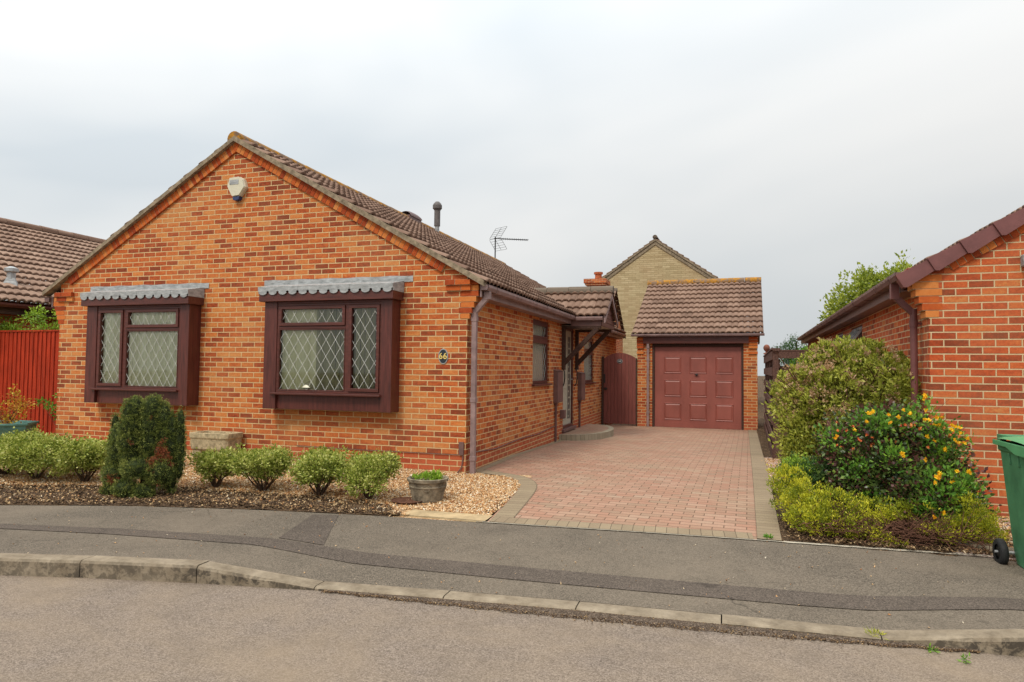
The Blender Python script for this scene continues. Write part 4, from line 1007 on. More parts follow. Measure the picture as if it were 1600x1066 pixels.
def ribbon(name, pts, wd, mat, dz=.004, side=1):
    """strip of blocks along a path; uv.x runs along it"""
    P = [np.array(p, float) for p in pts]; Q = [];
    # resample
    seg = [np.linalg.norm(P[i + 1] - P[i]) for i in range(len(P) - 1)]; L = sum(seg); n = max(4, int(L / .08)); cum = np.concatenate([[0], np.cumsum(seg)])
    xs = np.interp(np.linspace(0, L, n + 1), cum, [p[0] for p in P]); ys = np.interp(np.linspace(0, L, n + 1), cum, [p[1] for p in P])
    for _ in range(6): xs[1:-1] = (xs[:-2] + xs[2:] + 2 * xs[1:-1]) / 4; ys[1:-1] = (ys[:-2] + ys[2:] + 2 * ys[1:-1]) / 4
    T = np.stack([np.gradient(xs), np.gradient(ys)], 1); T /= np.linalg.norm(T, axis=1, keepdims=True); Nn = np.stack([-T[:, 1], T[:, 0]], 1) * side
    mb = MB()
    def f(u, v): i = round(u * n); x, y = xs[i] + Nn[i, 0] * wd * v, ys[i] + Nn[i, 1] * wd * v; return (x, y, gz(x, y) + dz)
    mb.grid(f, n, 2, uvfn=lambda u, v: (u * L, v * wd * .98 + .005)); return struct(mb.build(name, mat, smooth=True))
ribbon('drive_border', dl, .205, M['border'], .004, 1)
ribbon('drive_border', [(1.15, -2.12), (2.5, -2.0), (3.5, -1.94)], .20, M['border'], .0085, 1) if False else None
ribbon('drive_border', [(1.12, -2.20), (1.17, -2.215), (2.53, -2.095), (3.5, -2.03)], .2, M['border'], .0085, 1)
ribbon('drive_border', [(drR_o(y), y) for y in (-2.02, 0, 2, 4, 6, 8, 10)], .20, M['border'], .0125, 1)
ribbon('drive_border', [(.005, y) for y in (.3, 2, 4, 5.4)], .11, M['border'], .004, -1)
mb = MB(); mb.grid(lambda u, v: (lambda x: (x, float(pav_back(x)) - .012 + .022 * v + .003 * math.sin(x * 40), -.310))(1.0 + 2.76 * u), 60, 1); struct(mb.build('paving_edge', M['concrete'], smooth=True))
# step at the door
mb = MB(); n = 28; th0, th1 = -math.pi / 2, math.pi / 2; cy0 = 6.65
pts = [(.86 * abs(math.cos(t)) ** .75, cy0 + 1.45 * math.sin(t)) for t in np.linspace(th0, th1, n)]
zt = -.205; top = [(x, y, zt) for x, y in pts]; bot = [(x + .004, y, -.36) for x, y in pts]
mb.add(top, [tuple(range(n))]); Ls = np.concatenate([[0], np.cumsum([math.dist(pts[i], pts[i + 1]) for i in range(n - 1)])])
S_ = thing('door_step', 'low half round block paved step in front of the porch door', 'step', (.3, 6.65, -.33))
mb.build('paving_top', M['paver'], S_)
mb = MB()
for i in range(n - 1): mb.add([bot[i], bot[i + 1], top[i + 1], top[i]], [(0, 1, 2, 3)], [[(Ls[i], .02), (Ls[i + 1], .02), (Ls[i + 1], .17), (Ls[i], .17)]])
ins = [(.86 * abs(math.cos(t)) ** .75 * .86, cy0 + 1.36 * math.sin(t)) for t in np.linspace(th0, th1, n)]
for i in range(n - 1): mb.add([(*pts[i], zt + .003), (*pts[i + 1], zt + .003), (*ins[i + 1], zt + .003), (*ins[i], zt + .003)], [(0, 1, 2, 3)], [[(Ls[i], .19), (Ls[i + 1], .19), (Ls[i + 1], .28), (Ls[i], .28)]])
mb.build('edge_blocks', M['step_side'], S_)
# right-hand bed
mb = MB(); mb.grid(lambda u, v: (lambda y: (lambda x: (x, y, (-.322 + min(1, v * 17) * (.022 + .03 * math.sin(u * math.pi) * (1 if y < 2 else .3))) - .0 + .008 * math.sin(x * 13) * math.sin(y * 9) - (.03 if y > 2 else 0)))(drR_o(y) + (5.9 - drR_o(y)) * u))(-2.02 + 13.0 * v), 30, 130); struct(mb.build('shrub_bed', M['soil'], smooth=True))
mb = MB(); mb.grid(lambda u, v: (lambda y: (drR_o(y) + .01 + 1.3 * u, y, -.262 - .03 * (y > 3) + .006 * math.sin(u * 20) * math.sin(y * 12)))(.3 + 3.4 * v), 20, 30); struct(mb.build('gravel_bed', M['pinkgravel'], smooth=True))
mb = MB(); mb.grid(lambda u, v: (5.05 + 6 * u, -1.97 + .10 * u * 6 * .06 + 1.8 * v, -.312 + .035 * v), 30, 10); struct(mb.build('gravel_bed', M['pinkgravel'], smooth=True))
mb = MB(); mb.grid(lambda u, v: (lambda x: (x, float(pav_back(x)) - .02 + .05 * v + .004 * math.sin(x * 31), -.311))(3.74 + 1.6 * u), 60, 1); struct(mb.build('bed_edging', M['concrete'], smooth=True))
# silt along the dropped kerb
mb = MB(); xs = np.linspace(.62, 4.62, 90)
def sw_(x): t = (x - .62) / 4.0; return .012 + .12 * math.sin(math.pi * min(1, .06 + t * .9)) ** 1.1 + .008 * math.sin(x * 23) + .005 * math.sin(x * 51)
vs = []; 
for x in xs: y = float(kerb_f(x)); z = -.412; vs += [(x, y - .0, z + .004), (x, y - sw_(x) * .5, z + .010), (x, y - sw_(x), z - .004)]
mb.add(vs, [(i * 3 + k, i * 3 + k + 1, i * 3 + 4 + k, i * 3 + 3 + k) for i in range(len(xs) - 1) for k in (0, 1)]); struct(mb.build('gutter_silt', M['grit'], smooth=True))

# ------------------------------------------------------------------ stuff: chips, leaf litter, grit
def chips(name, X, Y, Z, size, mat, label, cat, flat=.45):
    n = len(X); base = np.array([[1, 0, 0], [-.5, .8, 0], [-.6, -.75, 0], [.1, .1, 1], [.05, -.1, -1]], float)
    F0 = np.array([[0, 1, 3], [1, 2, 3], [2, 0, 3], [1, 0, 4], [2, 1, 4], [0, 2, 4]])
    a = RNG.uniform(0, 6.28, n); s_ = size * RNG.uniform(.5, 1.35, n); sx = RNG.uniform(.7, 1.3, n); tl = RNG.normal(size=(n, 2)) * .5
    B = base[None] * np.stack([s_ * sx, s_ / sx, s_ * flat], 1)[:, None, :] + RNG.normal(size=(n, 5, 3)) * (s_ * .16)[:, None, None]
    B[:, :, 2] += B[:, :, 0] * tl[:, :1] + B[:, :, 1] * tl[:, 1:]
    c, s2 = np.cos(a)[:, None], np.sin(a)[:, None]; x = B[:, :, 0] * c - B[:, :, 1] * s2; y = B[:, :, 0] * s2 + B[:, :, 1] * c
    V = np.stack([x + X[:, None], y + Y[:, None], B[:, :, 2] + Z[:, None]], 2).reshape(-1, 3)
    F = (F0[None] + 5 * np.arange(n)[:, None, None]).reshape(-1, 3)
    return tag(nparr(name, V, F, np.repeat(RNG.uniform(0, 1, n), 6), mat), label, cat, kind='stuff')
n = 60000; X = RNG.uniform(-6.5, 1.05, n); Y = RNG.uniform(-2.6, -.0, n)
k = np.array([(y > soil_t(x) - .05 * RNG.uniform(-1, 1.6)) and (x < dlx(y) - .01) and not (x > .16 and y < -1.98) for x, y in zip(X, Y)]); X, Y = X[k], Y[k]
Z = np.array([gz(x, y) for x, y in zip(X, Y)]) + .004
chips('gravel_chips', X, Y, Z, .0155, M['chip'], 'pale orange and cream gravel chips covering the front garden', 'gravel')
n = 8000; X = RNG.uniform(-6.5, .2, n); v = RNG.uniform(0, 1, n) ** .9; Y = pav_back(X) + .02 + (soil_t(X) - pav_back(X)) * v
Z = np.array([gz(x, y) for x, y in zip(X, Y)]) + .018
chips('leaf_litter', X, Y, Z, .017, M['debris'], 'dry bark pieces and leaf litter lying on the dark soil strip', 'litter', .2)
n = 1100; X = RNG.uniform(-6.0, .3, n); Y = pav_back(X) + .03 + (soil_t(X) - pav_back(X)) * RNG.uniform(.1, 1, n)
chips('stray_gravel', X, Y, np.array([gz(x, y) for x, y in zip(X, Y)]) + .02, .012, M['chip'], 'stray pale stones scattered over the soil strip', 'gravel')
n = 9000; X = RNG.uniform(.6, 4.62, n); Y = kerb_f(X) - np.array([sw_(x) for x in X]) * np.abs(RNG.normal(0, .48, n)) - .006
chips('road_grit', X, Y, np.full(n, -.409), .0052, M['debris'], 'loose dark grit gathered along the dropped kerb', 'grit')
n = 7000; X = RNG.uniform(3.8, 4.9, n); Y = RNG.uniform(.3, 3.6, n); chips('gravel_chips', X, Y, np.full(n, -.258) - .03 * (Y > 3), .011, M['chip'], 'pinkish gravel beside the dark fence post', 'gravel')
n = 5000; X = RNG.uniform(5.1, 7, n); Y = RNG.uniform(-1.9, -.25, n); chips('gravel_chips', X, Y, -.312 + .035 * (Y + 1.97) / 1.8 + .008, .016, M['chip'], 'gravel at the foot of the right neighbour wall behind the bin', 'gravel')
n = 3000; X = RNG.uniform(3.78, 5.3, n); Y = RNG.uniform(-2.0, -1.2, n); chips('leaf_litter', X, Y, np.full(n, -.285), .014, M['debris'], 'reddish brown litter under the right hand shrubs', 'litter', .2)
n = 260; X = RNG.uniform(-3, 5, n); Y = np.array([RNG.uniform(kerb_b(x), pav_back(x)) for x in X]); chips('fallen_petals', X, Y, np.array([pz(x, y) for x, y in zip(X, Y)]) + .006, .008, M['chip'], 'tiny pale specks and petals lying on the pavement', 'litter', .15)
# ================================================================== PLANTS
L_VAR = leaf_mat('variegated_leaf', [(0, (.080, .125, .016)), (.3, (.18, .235, .028)), (.55, (.37, .41, .070)), (.8, (.56, .56, .16)), (1, (.68, .65, .28))])
L_BRIGHT = leaf_mat('bright_leaf', [(0, (.10, .20, .015)), (.5, (.24, .38, .03)), (1, (.42, .55, .07))])
L_YEW = leaf_mat('yew_needle', [(0, (.035, .055, .015)), (.35, (.095, .13, .030)), (.7, (.22, .255, .055)), (1, (.38, .39, .10))], .18)
L_YEWR = leaf_mat('yew_scorched', [(0, (.10, .03, .012)), (.6, (.27, .065, .025)), (1, (.36, .13, .05))], .1)
L_ESC = leaf_mat('escallonia_leaf', [(0, (.075, .095, .015)), (.28, (.20, .225, .030)), (.52, (.40, .43, .060)), (.76, (.58, .60, .11)), (1, (.66, .64, .19))], .42)
L_ESCP = leaf_mat('faded_flower', [(0, (.38, .22, .10)), (.5, (.55, .36, .20)), (1, (.66, .48, .32))], .3)
L_PHO = leaf_mat('dark_leaf', [(0, (.022, .034, .014)), (.4, (.058, .095, .024)), (.7, (.13, .20, .04)), (1, (.28, .38, .06))], .2, .35, .5)
L_PHOR = leaf_mat('purple_leaf', [(0, (.05, .018, .018)), (.5, (.11, .04, .035)), (1, (.20, .09, .05))], .2, .35, .5)
L_HYP = leaf_mat('fresh_leaf', [(0, (.055, .15, .02)), (.5, (.13, .29, .035)), (1, (.30, .46, .05))], .35, .45)
L_HEA = leaf_mat('golden_heather', [(0, (.09, .12, .012)), (.35, (.25, .29, .02)), (.65, (.50, .50, .03)), (1, (.72, .64, .05))], .3)
L_TREE = leaf_mat('tree_leaf', [(0, (.12, .17, .025)), (.5, (.30, .36, .045)), (1, (.52, .54, .09))], .45)
L_CON = leaf_mat('conifer_leaf', [(0, (.03, .07, .025)), (.6, (.06, .13, .035)), (1, (.10, .19, .05))], .2)
F_YEL = leaf_mat('yellow_flower', [(0, (.75, .33, .01)), (.5, (.88, .52, .015)), (1, (.92, .68, .03))], .3)
F_RED = leaf_mat('coral_flower', [(0, (.55, .06, .025)), (.5, (.75, .18, .05)), (1, (.80, .40, .12))], .3)
L_RUST = leaf_mat('rusty_leaf', [(0, (.25, .05, .02)), (.5, (.48, .22, .03)), (.8, (.60, .50, .04)), (1, (.65, .60, .08))], .35)

def euonymus(x, y, r, h, lab, cat='shrub', mat=L_VAR, grp='clipped shrubs along the soil strip', dens=1.0, lean=0):
    z0 = gz(x, y); t = thing('variegated_shrub', lab, cat, (x, y, z0), group=grp)
    tips = [(x + r * .7 * math.cos(a) + lean, y + r * .6 * math.sin(a), z0 + h * random.uniform(.45, .8)) for a in np.linspace(0, 6.1, 9)]
    stems('stem', (x, y, z0 - .02), tips, .013, M['bark'], t, twigs=4)
    bl = [(x + lean, y, z0 + h * .64, r * .74, r * .72, h * .33, 1)]
    for i in range(8):      # boxy outline: corners carry as much leaf as the middle
        a = i * .785 + random.uniform(-.25, .25); q = 1.0 + .22 * abs(math.sin(2 * a)); rr = random.uniform(.50, .70)
        bl.append((x + lean + r * rr * q * math.cos(a), y + r * .55 * q * math.sin(a), z0 + h * random.uniform(.42, .78), r * random.uniform(.28, .42), r * .36, h * random.uniform(.18, .27), 1))
    for i in range(7):      # stray shoots
        a = random.uniform(0, 6.28); bl.append((x + lean + r * .8 * math.cos(a), y + r * .6 * math.sin(a), z0 + h * random.uniform(.6, 1.04), .035, .035, .05, 1))
    foliage('foliage', bl, int(10500 * dens * (r / .36) ** 2), .028, mat, t, shell=.2, clump=int(900 * dens * (r / .36) ** 2), crad=.022, wid=.62, zmin=z0 + h * .10, rmix=.45, lump=.05)
    return t
for a in [(-5.35, -2.15, .42, .50, 'clipped variegated shrub cut by the left edge of the photo'), (-4.72, -2.22, .46, .55, 'widest variegated shrub, between the left edge one and the conifer'), (-4.02, -2.15, .34, .50, 'variegated shrub immediately left of the dark conifer'),
          (-2.40, -1.82, .27, .44, 'small square clipped shrub immediately right of the dark conifer'), (-1.77, -1.78, .34, .48, 'second clipped shrub right of the conifer, dark green at its right side'),
          (-1.04, -1.75, .32, .52, 'third clipped shrub right of the conifer, standing under the second bay window'), (-.44, -1.72, .31, .50, 'last clipped shrub of the row, nearest the round concrete pot')]:
    euonymus(*a)
euonymus(-4.75, -1.35, .5, .30, 'low bright green plant behind the widest variegated shrub', mat=L_BRIGHT, grp='bright green plants behind the clipped row', dens=.8)
euonymus(-3.95, -1.25, .34, .28, 'low bright green plant behind and left of the conifer', mat=L_BRIGHT, grp='bright green plants behind the clipped row', dens=.8)
euonymus(-1.55, -1.05, .22, .33, 'bright green plant seen in the gap between second and third clipped shrubs', mat=L_BRIGHT, grp='bright green plants behind the clipped row')
euonymus(-.95, -.9, .17, .26, 'bright green tuft against the plinth under the second bay window', mat=L_BRIGHT, grp='bright green plants behind the clipped row')
euonymus(-2.95, -.7, .16, .14, 'low green tuft beside the foot of the stone trough', mat=L_BRIGHT, grp='bright green plants behind the clipped row')

# dark lobed conifer
yx, yy = -2.90, -2.33; yz = gz(yx, yy) - .03
YW = thing('dwarf_conifer', 'tall dark green lobed conifer with scorched orange patches in front of the left bay window', 'conifer', (yx, yy, yz))
def col(cx, cy, r, z0, z1, k=1.0): return [(yx + cx, yy + cy, yz + z0 + (z1 - z0) * f, r * s_, r * s_, (z1 - z0) * .23, 1) for f, s_ in ((.14, .82), (.36, 1.0), (.58, 1.0), (.80, .82))]
lob = col(-.08, -.12, .15, .36, 1.09) + col(-.20, .04, .11, .36, 1.07) + col(.11, -.04, .14, .34, 1.11) + col(.22, .0, .11, .20, 1.03) + col(.31, .03, .09, .12, .90) + col(.40, .06, .055, .25, .97) + col(-.34, -.06, .12, .16, .78) + col(-.45, -.02, .055, .2, .90) + col(-.26, -.12, .10, .3, .72)
lob += [(yx + .06, yy - .14, yz + .34, .22, .17, .12, 1), (yx + .27, yy - .07, yz + .30, .16, .15, .17, 1), (yx - .28, yy - .12, yz + .24, .17, .14, .14, 1), (yx - .06, yy - .20, yz + .11, .15, .13, .11, 1), (yx - .27, yy - .17, yz + .09, .13, .12, .10, 1), (yx - .43, yy - .06, yz + .14, .07, .08, .15, 1), (yx + .14, yy - .17, yz + .09, .13, .1, .08, 1)]
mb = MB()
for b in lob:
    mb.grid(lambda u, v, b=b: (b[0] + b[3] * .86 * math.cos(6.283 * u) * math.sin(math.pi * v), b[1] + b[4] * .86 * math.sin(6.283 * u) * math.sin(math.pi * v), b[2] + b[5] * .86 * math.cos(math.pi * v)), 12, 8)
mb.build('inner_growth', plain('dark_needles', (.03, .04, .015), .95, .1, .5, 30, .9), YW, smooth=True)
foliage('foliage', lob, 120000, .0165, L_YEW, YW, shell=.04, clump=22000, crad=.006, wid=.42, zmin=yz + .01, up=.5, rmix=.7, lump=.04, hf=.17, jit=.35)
rb = [(yx + .31, yy - .10, yz + .50, .055, .06, .13, 1), (yx + .25, yy - .16, yz + .38, .05, .05, .09, 1), (yx + .36, yy - .06, yz + .40, .05, .05, .10, 1), (yx - .22, yy - .24, yz + .22, .07, .04, .06, 1), (yx - .30, yy - .21, yz + .10, .06, .05, .07, 1), (yx + .18, yy - .12, yz + .88, .02, .03, .03, 1), (yx + .03, yy - .25, yz + .63, .018, .02, .03, 1), (yx - .12, yy - .26, yz + .04, .06, .05, .05, 1), (yx + .30, yy - .13, yz + .22, .04, .04, .06, 1)]
foliage('scorched_foliage', rb, 3800, .017, L_YEWR, YW, shell=.4, clump=420, crad=.01, wid=.45, up=.3)
mb = MB(); mb.tube([(yx, yy, yz - .03), (yx - .02, yy, yz + .5)], [.06, .04], 8); mb.tube([(yx + .1, yy - .2, yz + .02), (yx + .2, yy, yz + .3)], [.03, .02], 6); mb.build('trunk', M['bark'], YW)

# plants by the red fence and climber behind it
t = thing('garden_planter', 'wide dark green plastic planter with a rusty leaved shrub by the red fence', 'planter', (-7.55, -.55, -.16))
mb = MB(); mb.lathe([(.27, 0), (.29, .02), (.40, .26), (.41, .27), (.41, .33), (.445, .335), (.445, .37), (.41, .37), (.39, .32), (0, .32)], (-7.66, -.55, -.16), 6, sx=1.15); pp = mb.build('tub', M['pot_green'], t, bevel=.008)
ys = [(-7.72 + dx, -.55 + dy, .55 + random.uniform(-.2, .12)) for dx, dy in ((-.3, 0), (-.1, -.1), (.05, .1), (.25, 0), (.4, .05), (.5, -.05))]
stems('stem', (-7.62, -.55, .12), ys, .008, M['twig'], t, twigs=3)
foliage('foliage', [(a, b, c - .05, .14, .14, .13, 1) for a, b, c in ys] + [(-7.62, -.55, .26, .38, .25, .08, 1)], 900, .05, L_RUST, t, shell=.6, clump=130, crad=.04, wid=.5)
t = thing('wall_shrub', 'small green sprig growing between the red fence and the brick corner', 'plant', (-7.30, .1, -.15))
tp = [(-7.32, .05, .40), (-7.5, .05, .45), (-7.25, .05, .62), (-7.75, .1, .50)]; stems('stem', (-7.25, .15, -.15), tp, .007, M['twig'], t)
foliage('foliage', [(a, b, c, .09, .05, .08, 1) for a, b, c in tp] + [(-7.28, .05, .28, .07, .05, .16, 1)], 240, .06, L_HYP, t, shell=.6, wid=.5)
t = thing('climber', 'light green climber spilling over the top of the red fence', 'climber', (-8.2, .75, -.3))
tp = [(-7.6 - i * .27, .65, 1.82 + .11 * math.sin(i * 2.1) + (.16 if i in (1, 4) else 0)) for i in range(9)]; stems('stem', (-8.3, .8, -.3), tp, .016, M['bark'], t)
foliage('foliage', [(a, b, c - .08, .2, .18, .13, 1) for a, b, c in tp] + [(-7.95, .6, 2.05, .05, .05, .10, 1), (-8.6, .65, 2.0, .07, .05, .09, 1)], 2600, .055, L_BRIGHT, t, shell=.5, clump=300, crad=.04, wid=.5)
t = thing('pink_trough', 'small pinkish trough of red leaved plants low against the wall left of the conifer', 'planter', (-5.25, -.30, -.17))
mb = MB(); mb.box(-5.7, -4.85, -.40, -.22, -.165, -.03); mb.box(-5.72, -4.83, -.42, -.20, -.032, -.01); mb.build('tub', M['pinkclay'], t, bevel=.008)
foliage('foliage', [(-5.15, -.30, .08, .1, .06, .1, 1), (-4.98, -.3, .02, .08, .05, .06, 1)], 160, .045, L_YEWR, t, shell=.6, wid=.6)
foliage('foliage', [(-4.95, -.30, .05, .1, .06, .08, 1)], 130, .045, L_HYP, t, shell=.6, wid=.6)

# stone trough on two feet
tz = wallz(-3.8) - .02; t = thing('stone_trough', 'empty rectangular pale stone trough raised on two feet against the front wall', 'trough', (-3.8, -.22, tz))
mb = MB(); x0, x1, y0, y1, z0, z1 = -4.17, -3.50, -.38, -.04, tz + .10, tz + .36
def ringp(e, z, c=.03): a, b, p, q = x0 - e, x1 + e, y0 - e, y1 + e; return [(a + c, p, z), (b - c, p, z), (b, p + c, z), (b, q - c, z), (b - c, q, z), (a + c, q, z), (a, q - c, z), (a, p + c, z)]
rg = [ringp(-.03, z0), ringp(-.006, z0 + .03), ringp(0, z0 + .17), ringp(.012, z0 + .19), ringp(.012, z1), ringp(-.045, z1), ringp(-.05, z1 - .07)]
vs = sum(rg, []); mb.add(vs, [tuple(range(7, -1, -1))] + [(k * 8 + i, k * 8 + (i + 1) % 8, (k + 1) * 8 + (i + 1) % 8, (k + 1) * 8 + i) for k in range(6) for i in range(8)] + [tuple(48 + i for i in range(8))])
o = mb.build('basin', M['trough'], t, bevel=.006)
for x in (-4.05, -3.62): mb = MB(); mb.prism([(x - .09, tz - .02), (x + .09, tz - .02), (x + .07, z0), (x - .07, z0)], 1, -.36, -.08); mb.build('foot', M['trough'], t, bevel=.006)

# round concrete pot
px_, py_ = .18, -1.55; pz_ = gz(px_, py_) + .0; t = thing('concrete_pot', 'round weathered concrete pot with ring handles and green succulents on the gravel', 'plant pot', (px_, py_, pz_))
mb = MB(); mb.lathe([(.15, 0), (.165, .005), (.195, .15), (.204, .155), (.204, .165), (.198, .17), (.206, .205), (.222, .215), (.226, .245), (.208, .25), (.195, .235), (.19, .20), (0, .20)], (px_, py_, pz_), 40, wob=.004); o = mb.build('tub', M['concrete_pot'], t, smooth=False)
mb = MB()
for k in range(4):
    a = -math.pi / 2 + .35 + k * math.pi / 2; c = Vector((px_ + .200 * math.cos(a), py_ + .200 * math.sin(a), pz_ + .155)); tn = Vector((-math.sin(a), math.cos(a), 0)); rd = Vector((math.cos(a), math.sin(a), 0))
    mb = MB(); mb.tube([c + tn * .035 * math.cos(b) + Vector((0, 0, .035 * math.sin(b))) - rd * (.006 * (1 - math.sin(b))) for b in np.linspace(0, 6.28, 13)], .006, 6, cap=False); mb.build('ring_handle', M['concrete_pot'], t, smooth=True)
foliage('foliage', [(px_ + dx, py_ + dy, pz_ + .245, .05, .05, .03, 1) for dx, dy in ((-.1, -.05), (-.04, .06), (.03, -.06), (.09, .03), (.12, -.04), (-.08, .05), (0, .0))] + [(px_ + .1, py_, pz_ + .28, .05, .05, .03, 1)], 700, .03, L_BRIGHT, t, shell=.5, clump=90, crad=.012, wid=.6, up=.8)
t = MB(); t.lathe([(.0, .0), (.13, .0), (.15, .015), (.145, .02), (.125, .008), (0, .008)], (.02, -1.73, gz(.02, -1.73) + .012), 24, sx=1.2); tag(t.build('clay_saucer', M['twig'], base=(.02, -1.73, gz(.02, -1.73)), smooth=True), 'flat rusty brown saucer lying beside the foot of the round concrete pot', 'saucer')

# ornaments inside the second bay
t = thing('flower_vase', 'cream vase of pale flowers on the inside sill of the second bay window', 'vase', (-1.86, -.10, .79))
mb = MB(); mb.lathe([(.03, 0), (.045, .04), (.035, .09), (.02, .12), (.028, .14)], (-1.86, -.12, .79), 16); mb.build('vase', M['cream'], t, smooth=True)
foliage('flowers', [(-1.86, -.12, 1.02, .09, .04, .10, 1)], 260, .035, leaf_mat('cream_flower', [(0, (.25, .30, .08)), (.5, (.6, .58, .25)), (1, (.75, .72, .5))]), t, shell=.5, clump=40, crad=.02, wid=.7)
t = thing('glass_lamp', 'small white bowl lamp on the inside sill behind the large pane', 'lamp', (-2.33, -.12, .79))
mb = MB(); mb.lathe([(.05, 0), (.02, .02), (.015, .08)], (-2.33, -.13, .79), 16); mb.build('stand', M['steel'], t, smooth=True)
mb = MB(); mb.lathe([(.10, .06), (.06, .12), (.03, .15), (0, .155)], (-2.33, -.13, .79), 18); mb.build('lamp_shade', M['white'], t, smooth=True)

# ------------------------------------------------------------------ right-hand shrubs
t = thing('escallonia_shrub', 'large olive green shrub with faded pinkish flower heads against the fence and right neighbour wall', 'shrub', (4.6, .55, -.28))
bs = [(4.10, .75, .76, .26, .32, .38, 1), (4.30, .6, .98, .30, .35, .32, 1), (4.62, .7, 1.14, .36, .38, .34, 1), (4.95, .6, 1.06, .32, .35, .38, 1), (5.08, .25, .86, .24, .28, .42, 1), (4.5, .45, .72, .5, .4, .45, 1), (4.2, .45, .40, .30, .3, .38, 1), (4.9, .35, .5, .38, .3, .4, 1), (4.10, .6, .12, .18, .25, .26, 1), (5.16, .05, .5, .14, .18, .3, 1), (4.88, .7, 1.32, .15, .2, .16, 1), (4.42, .6, 1.30, .2, .2, .13, 1)]
tp = [(b[0] + random.uniform(-.1, .1), b[1], b[2] + b[5] * .8) for b in bs] + [(4.6 + .6 * math.cos(a), .5 + .3 * math.sin(a), 1.2) for a in np.linspace(0, 6, 10)]
stems('stem', (4.55, .55, -.3), tp, .022, M['twig'], t, twigs=8)
foliage('foliage', bs, 42000, .046, L_ESC, t, shell=.36, clump=3000, crad=.034, wid=.5, zmin=-.22, rmix=.6, up=.5, lump=.22)
fb = [(b[0], b[1] - .03, b[2] + .06, b[3] * 1.02, b[4] * 1.02, b[5] * 1.0, 1) for b in bs if b[2] > .5]
foliage('flower_heads', fb, 14000, .026, L_ESCP, t, shell=.2, clump=700, crad=.017, wid=.7, zmin=.25, up=.7)
sprays = []
for _ in range(130):
    b = random.choice(bs[:6] + bs[10:]); a_ = random.uniform(0, 6.28); e_ = random.uniform(.1, 1.4); k_ = 1.08
    sprays.append((b[0] + b[3] * k_ * math.cos(a_) * math.cos(e_), b[1] + b[4] * k_ * math.sin(a_) * math.cos(e_), b[2] + b[5] * k_ * math.sin(e_) + .02, .022, .022, .055, 1))
foliage('sprays', sprays, 6500, .042, L_ESC, t, shell=.5, wid=.45, up=1.2, rmix=.3)

t = thing('dark_leaved_shrub', 'rounded dark purple green shrub in the middle of the right hand bed', 'shrub', (4.75, -.95, -.3))
bs = [(4.78, -.90, .38, .46, .42, .42, 1), (4.45, -1.0, .32, .32, .32, .36, 1), (5.08, -.95, .28, .34, .32, .38, 1), (4.75, -1.2, .12, .46, .3, .28, 1), (5.24, -1.15, .0, .26, .28, .34, 1), (4.95, -1.4, -.02, .34, .2, .24, 1), (4.42, -1.05, .0, .3, .3, .25, 1), (4.9, -.8, .62, .22, .25, .2, 1)]
tp = [(4.75 + .5 * math.cos(a), -.95 + .4 * math.sin(a), .3 + .3 * random.random()) for a in np.linspace(0, 6, 14)]
stems('stem', (4.75, -.95, -.32), tp, .018, M['twig'], t, twigs=5)
foliage('foliage', bs, 19000, .042, L_PHO, t, shell=.36, clump=2600, crad=.035, wid=.62, zmin=-.25, rmix=.6)
foliage('purple_leaves', bs, 7500, .042, L_PHOR, t, shell=.3, clump=800, crad=.04, wid=.62, zmin=-.2)

t = thing('flowering_shrub', 'fresh green yellow flowered plant scrambling over the dark shrub and down its right side', 'shrub', (5.0, -1.45, -.3))
bs = [(4.30, -1.15, .52, .22, .2, .12, 1), (4.62, -1.15, .68, .22, .2, .11, 1), (4.95, -1.15, .70, .24, .2, .12, 1), (5.18, -1.1, .52, .2, .2, .17, 1), (4.38, -1.3, .22, .18, .14, .14, 1), (5.05, -1.5, .12, .20, .15, .18, 1), (5.22, -1.45, .18, .15, .14, .15, 1), (4.95, -1.55, -.08, .14, .12, .14, 1), (5.08, -.95, .84, .07, .1, .12, 1), (4.55, -1.35, .0, .12, .1, .12, 1), (4.72, -1.38, .38, .14, .1, .1, 1), (5.12, -1.2, .34, .16, .12, .14, 1)]
stems('stem', (4.95, -1.3, -.3), [(b[0], b[1], b[2]) for b in bs], .008, M['twig'], t, twigs=3)
foliage('foliage', bs, 2900, .044, L_HYP, t, shell=.35, clump=200, crad=.030, wid=.5, up=.7)
def flowers(name, pts, r, mat, parent, petals=5):
    for p in pts:
        n0 = Vector((random.uniform(-.5, .5), -1, random.uniform(.1, 1))).normalized(); a = n0.orthogonal().normalized(); b = n0.cross(a); P = []; Dn = []
        for lay in range(2):
            for k in range(petals):
                th = 6.283 * (k + .5 * lay) / petals + random.random() * .3; P.append(Vector(p) + n0 * .002 * lay); Dn.append((a * math.cos(th) + b * math.sin(th)) + n0 * (.25 + .5 * lay))
        V, F = leaf_geo(np.array([tuple(q) for q in P]), np.array([tuple(d) for d in Dn]), r, .8)
        nparr(name, V, F, RNG.uniform(0, 1, len(P)), mat, parent)
yp = []
for b, m in zip(bs, (3, 6, 8, 14, 0, 5, 4, 2, 3, 0, 2, 4)):
    for _ in range(m):
        a = random.uniform(-2.6, -.5); e_ = random.uniform(0, 1.2); yp.append((b[0] + b[3] * math.cos(a) * math.cos(e_), b[1] + b[4] * math.sin(a) * math.cos(e_) * 1.1 - .02, b[2] + b[5] * math.sin(e_)))
flowers('yellow_flower', yp, .023, F_YEL, t, 5)
rp = [(random.uniform(4.25, 5.25), -1.3 + random.uniform(-.05, .15), random.uniform(.42, .68)) for _ in range(34)] + [(5.05, -1.5, .25), (4.2, -1.3, -.0), (4.0, -1.5, -.05)]
flowers('coral_flower', rp, .018, F_RED, t, 4)
t = thing('golden_heather', 'low yellow green heather with bare woody stems spilling onto the pavement edge', 'shrub', (4.5, -1.6, -.3))
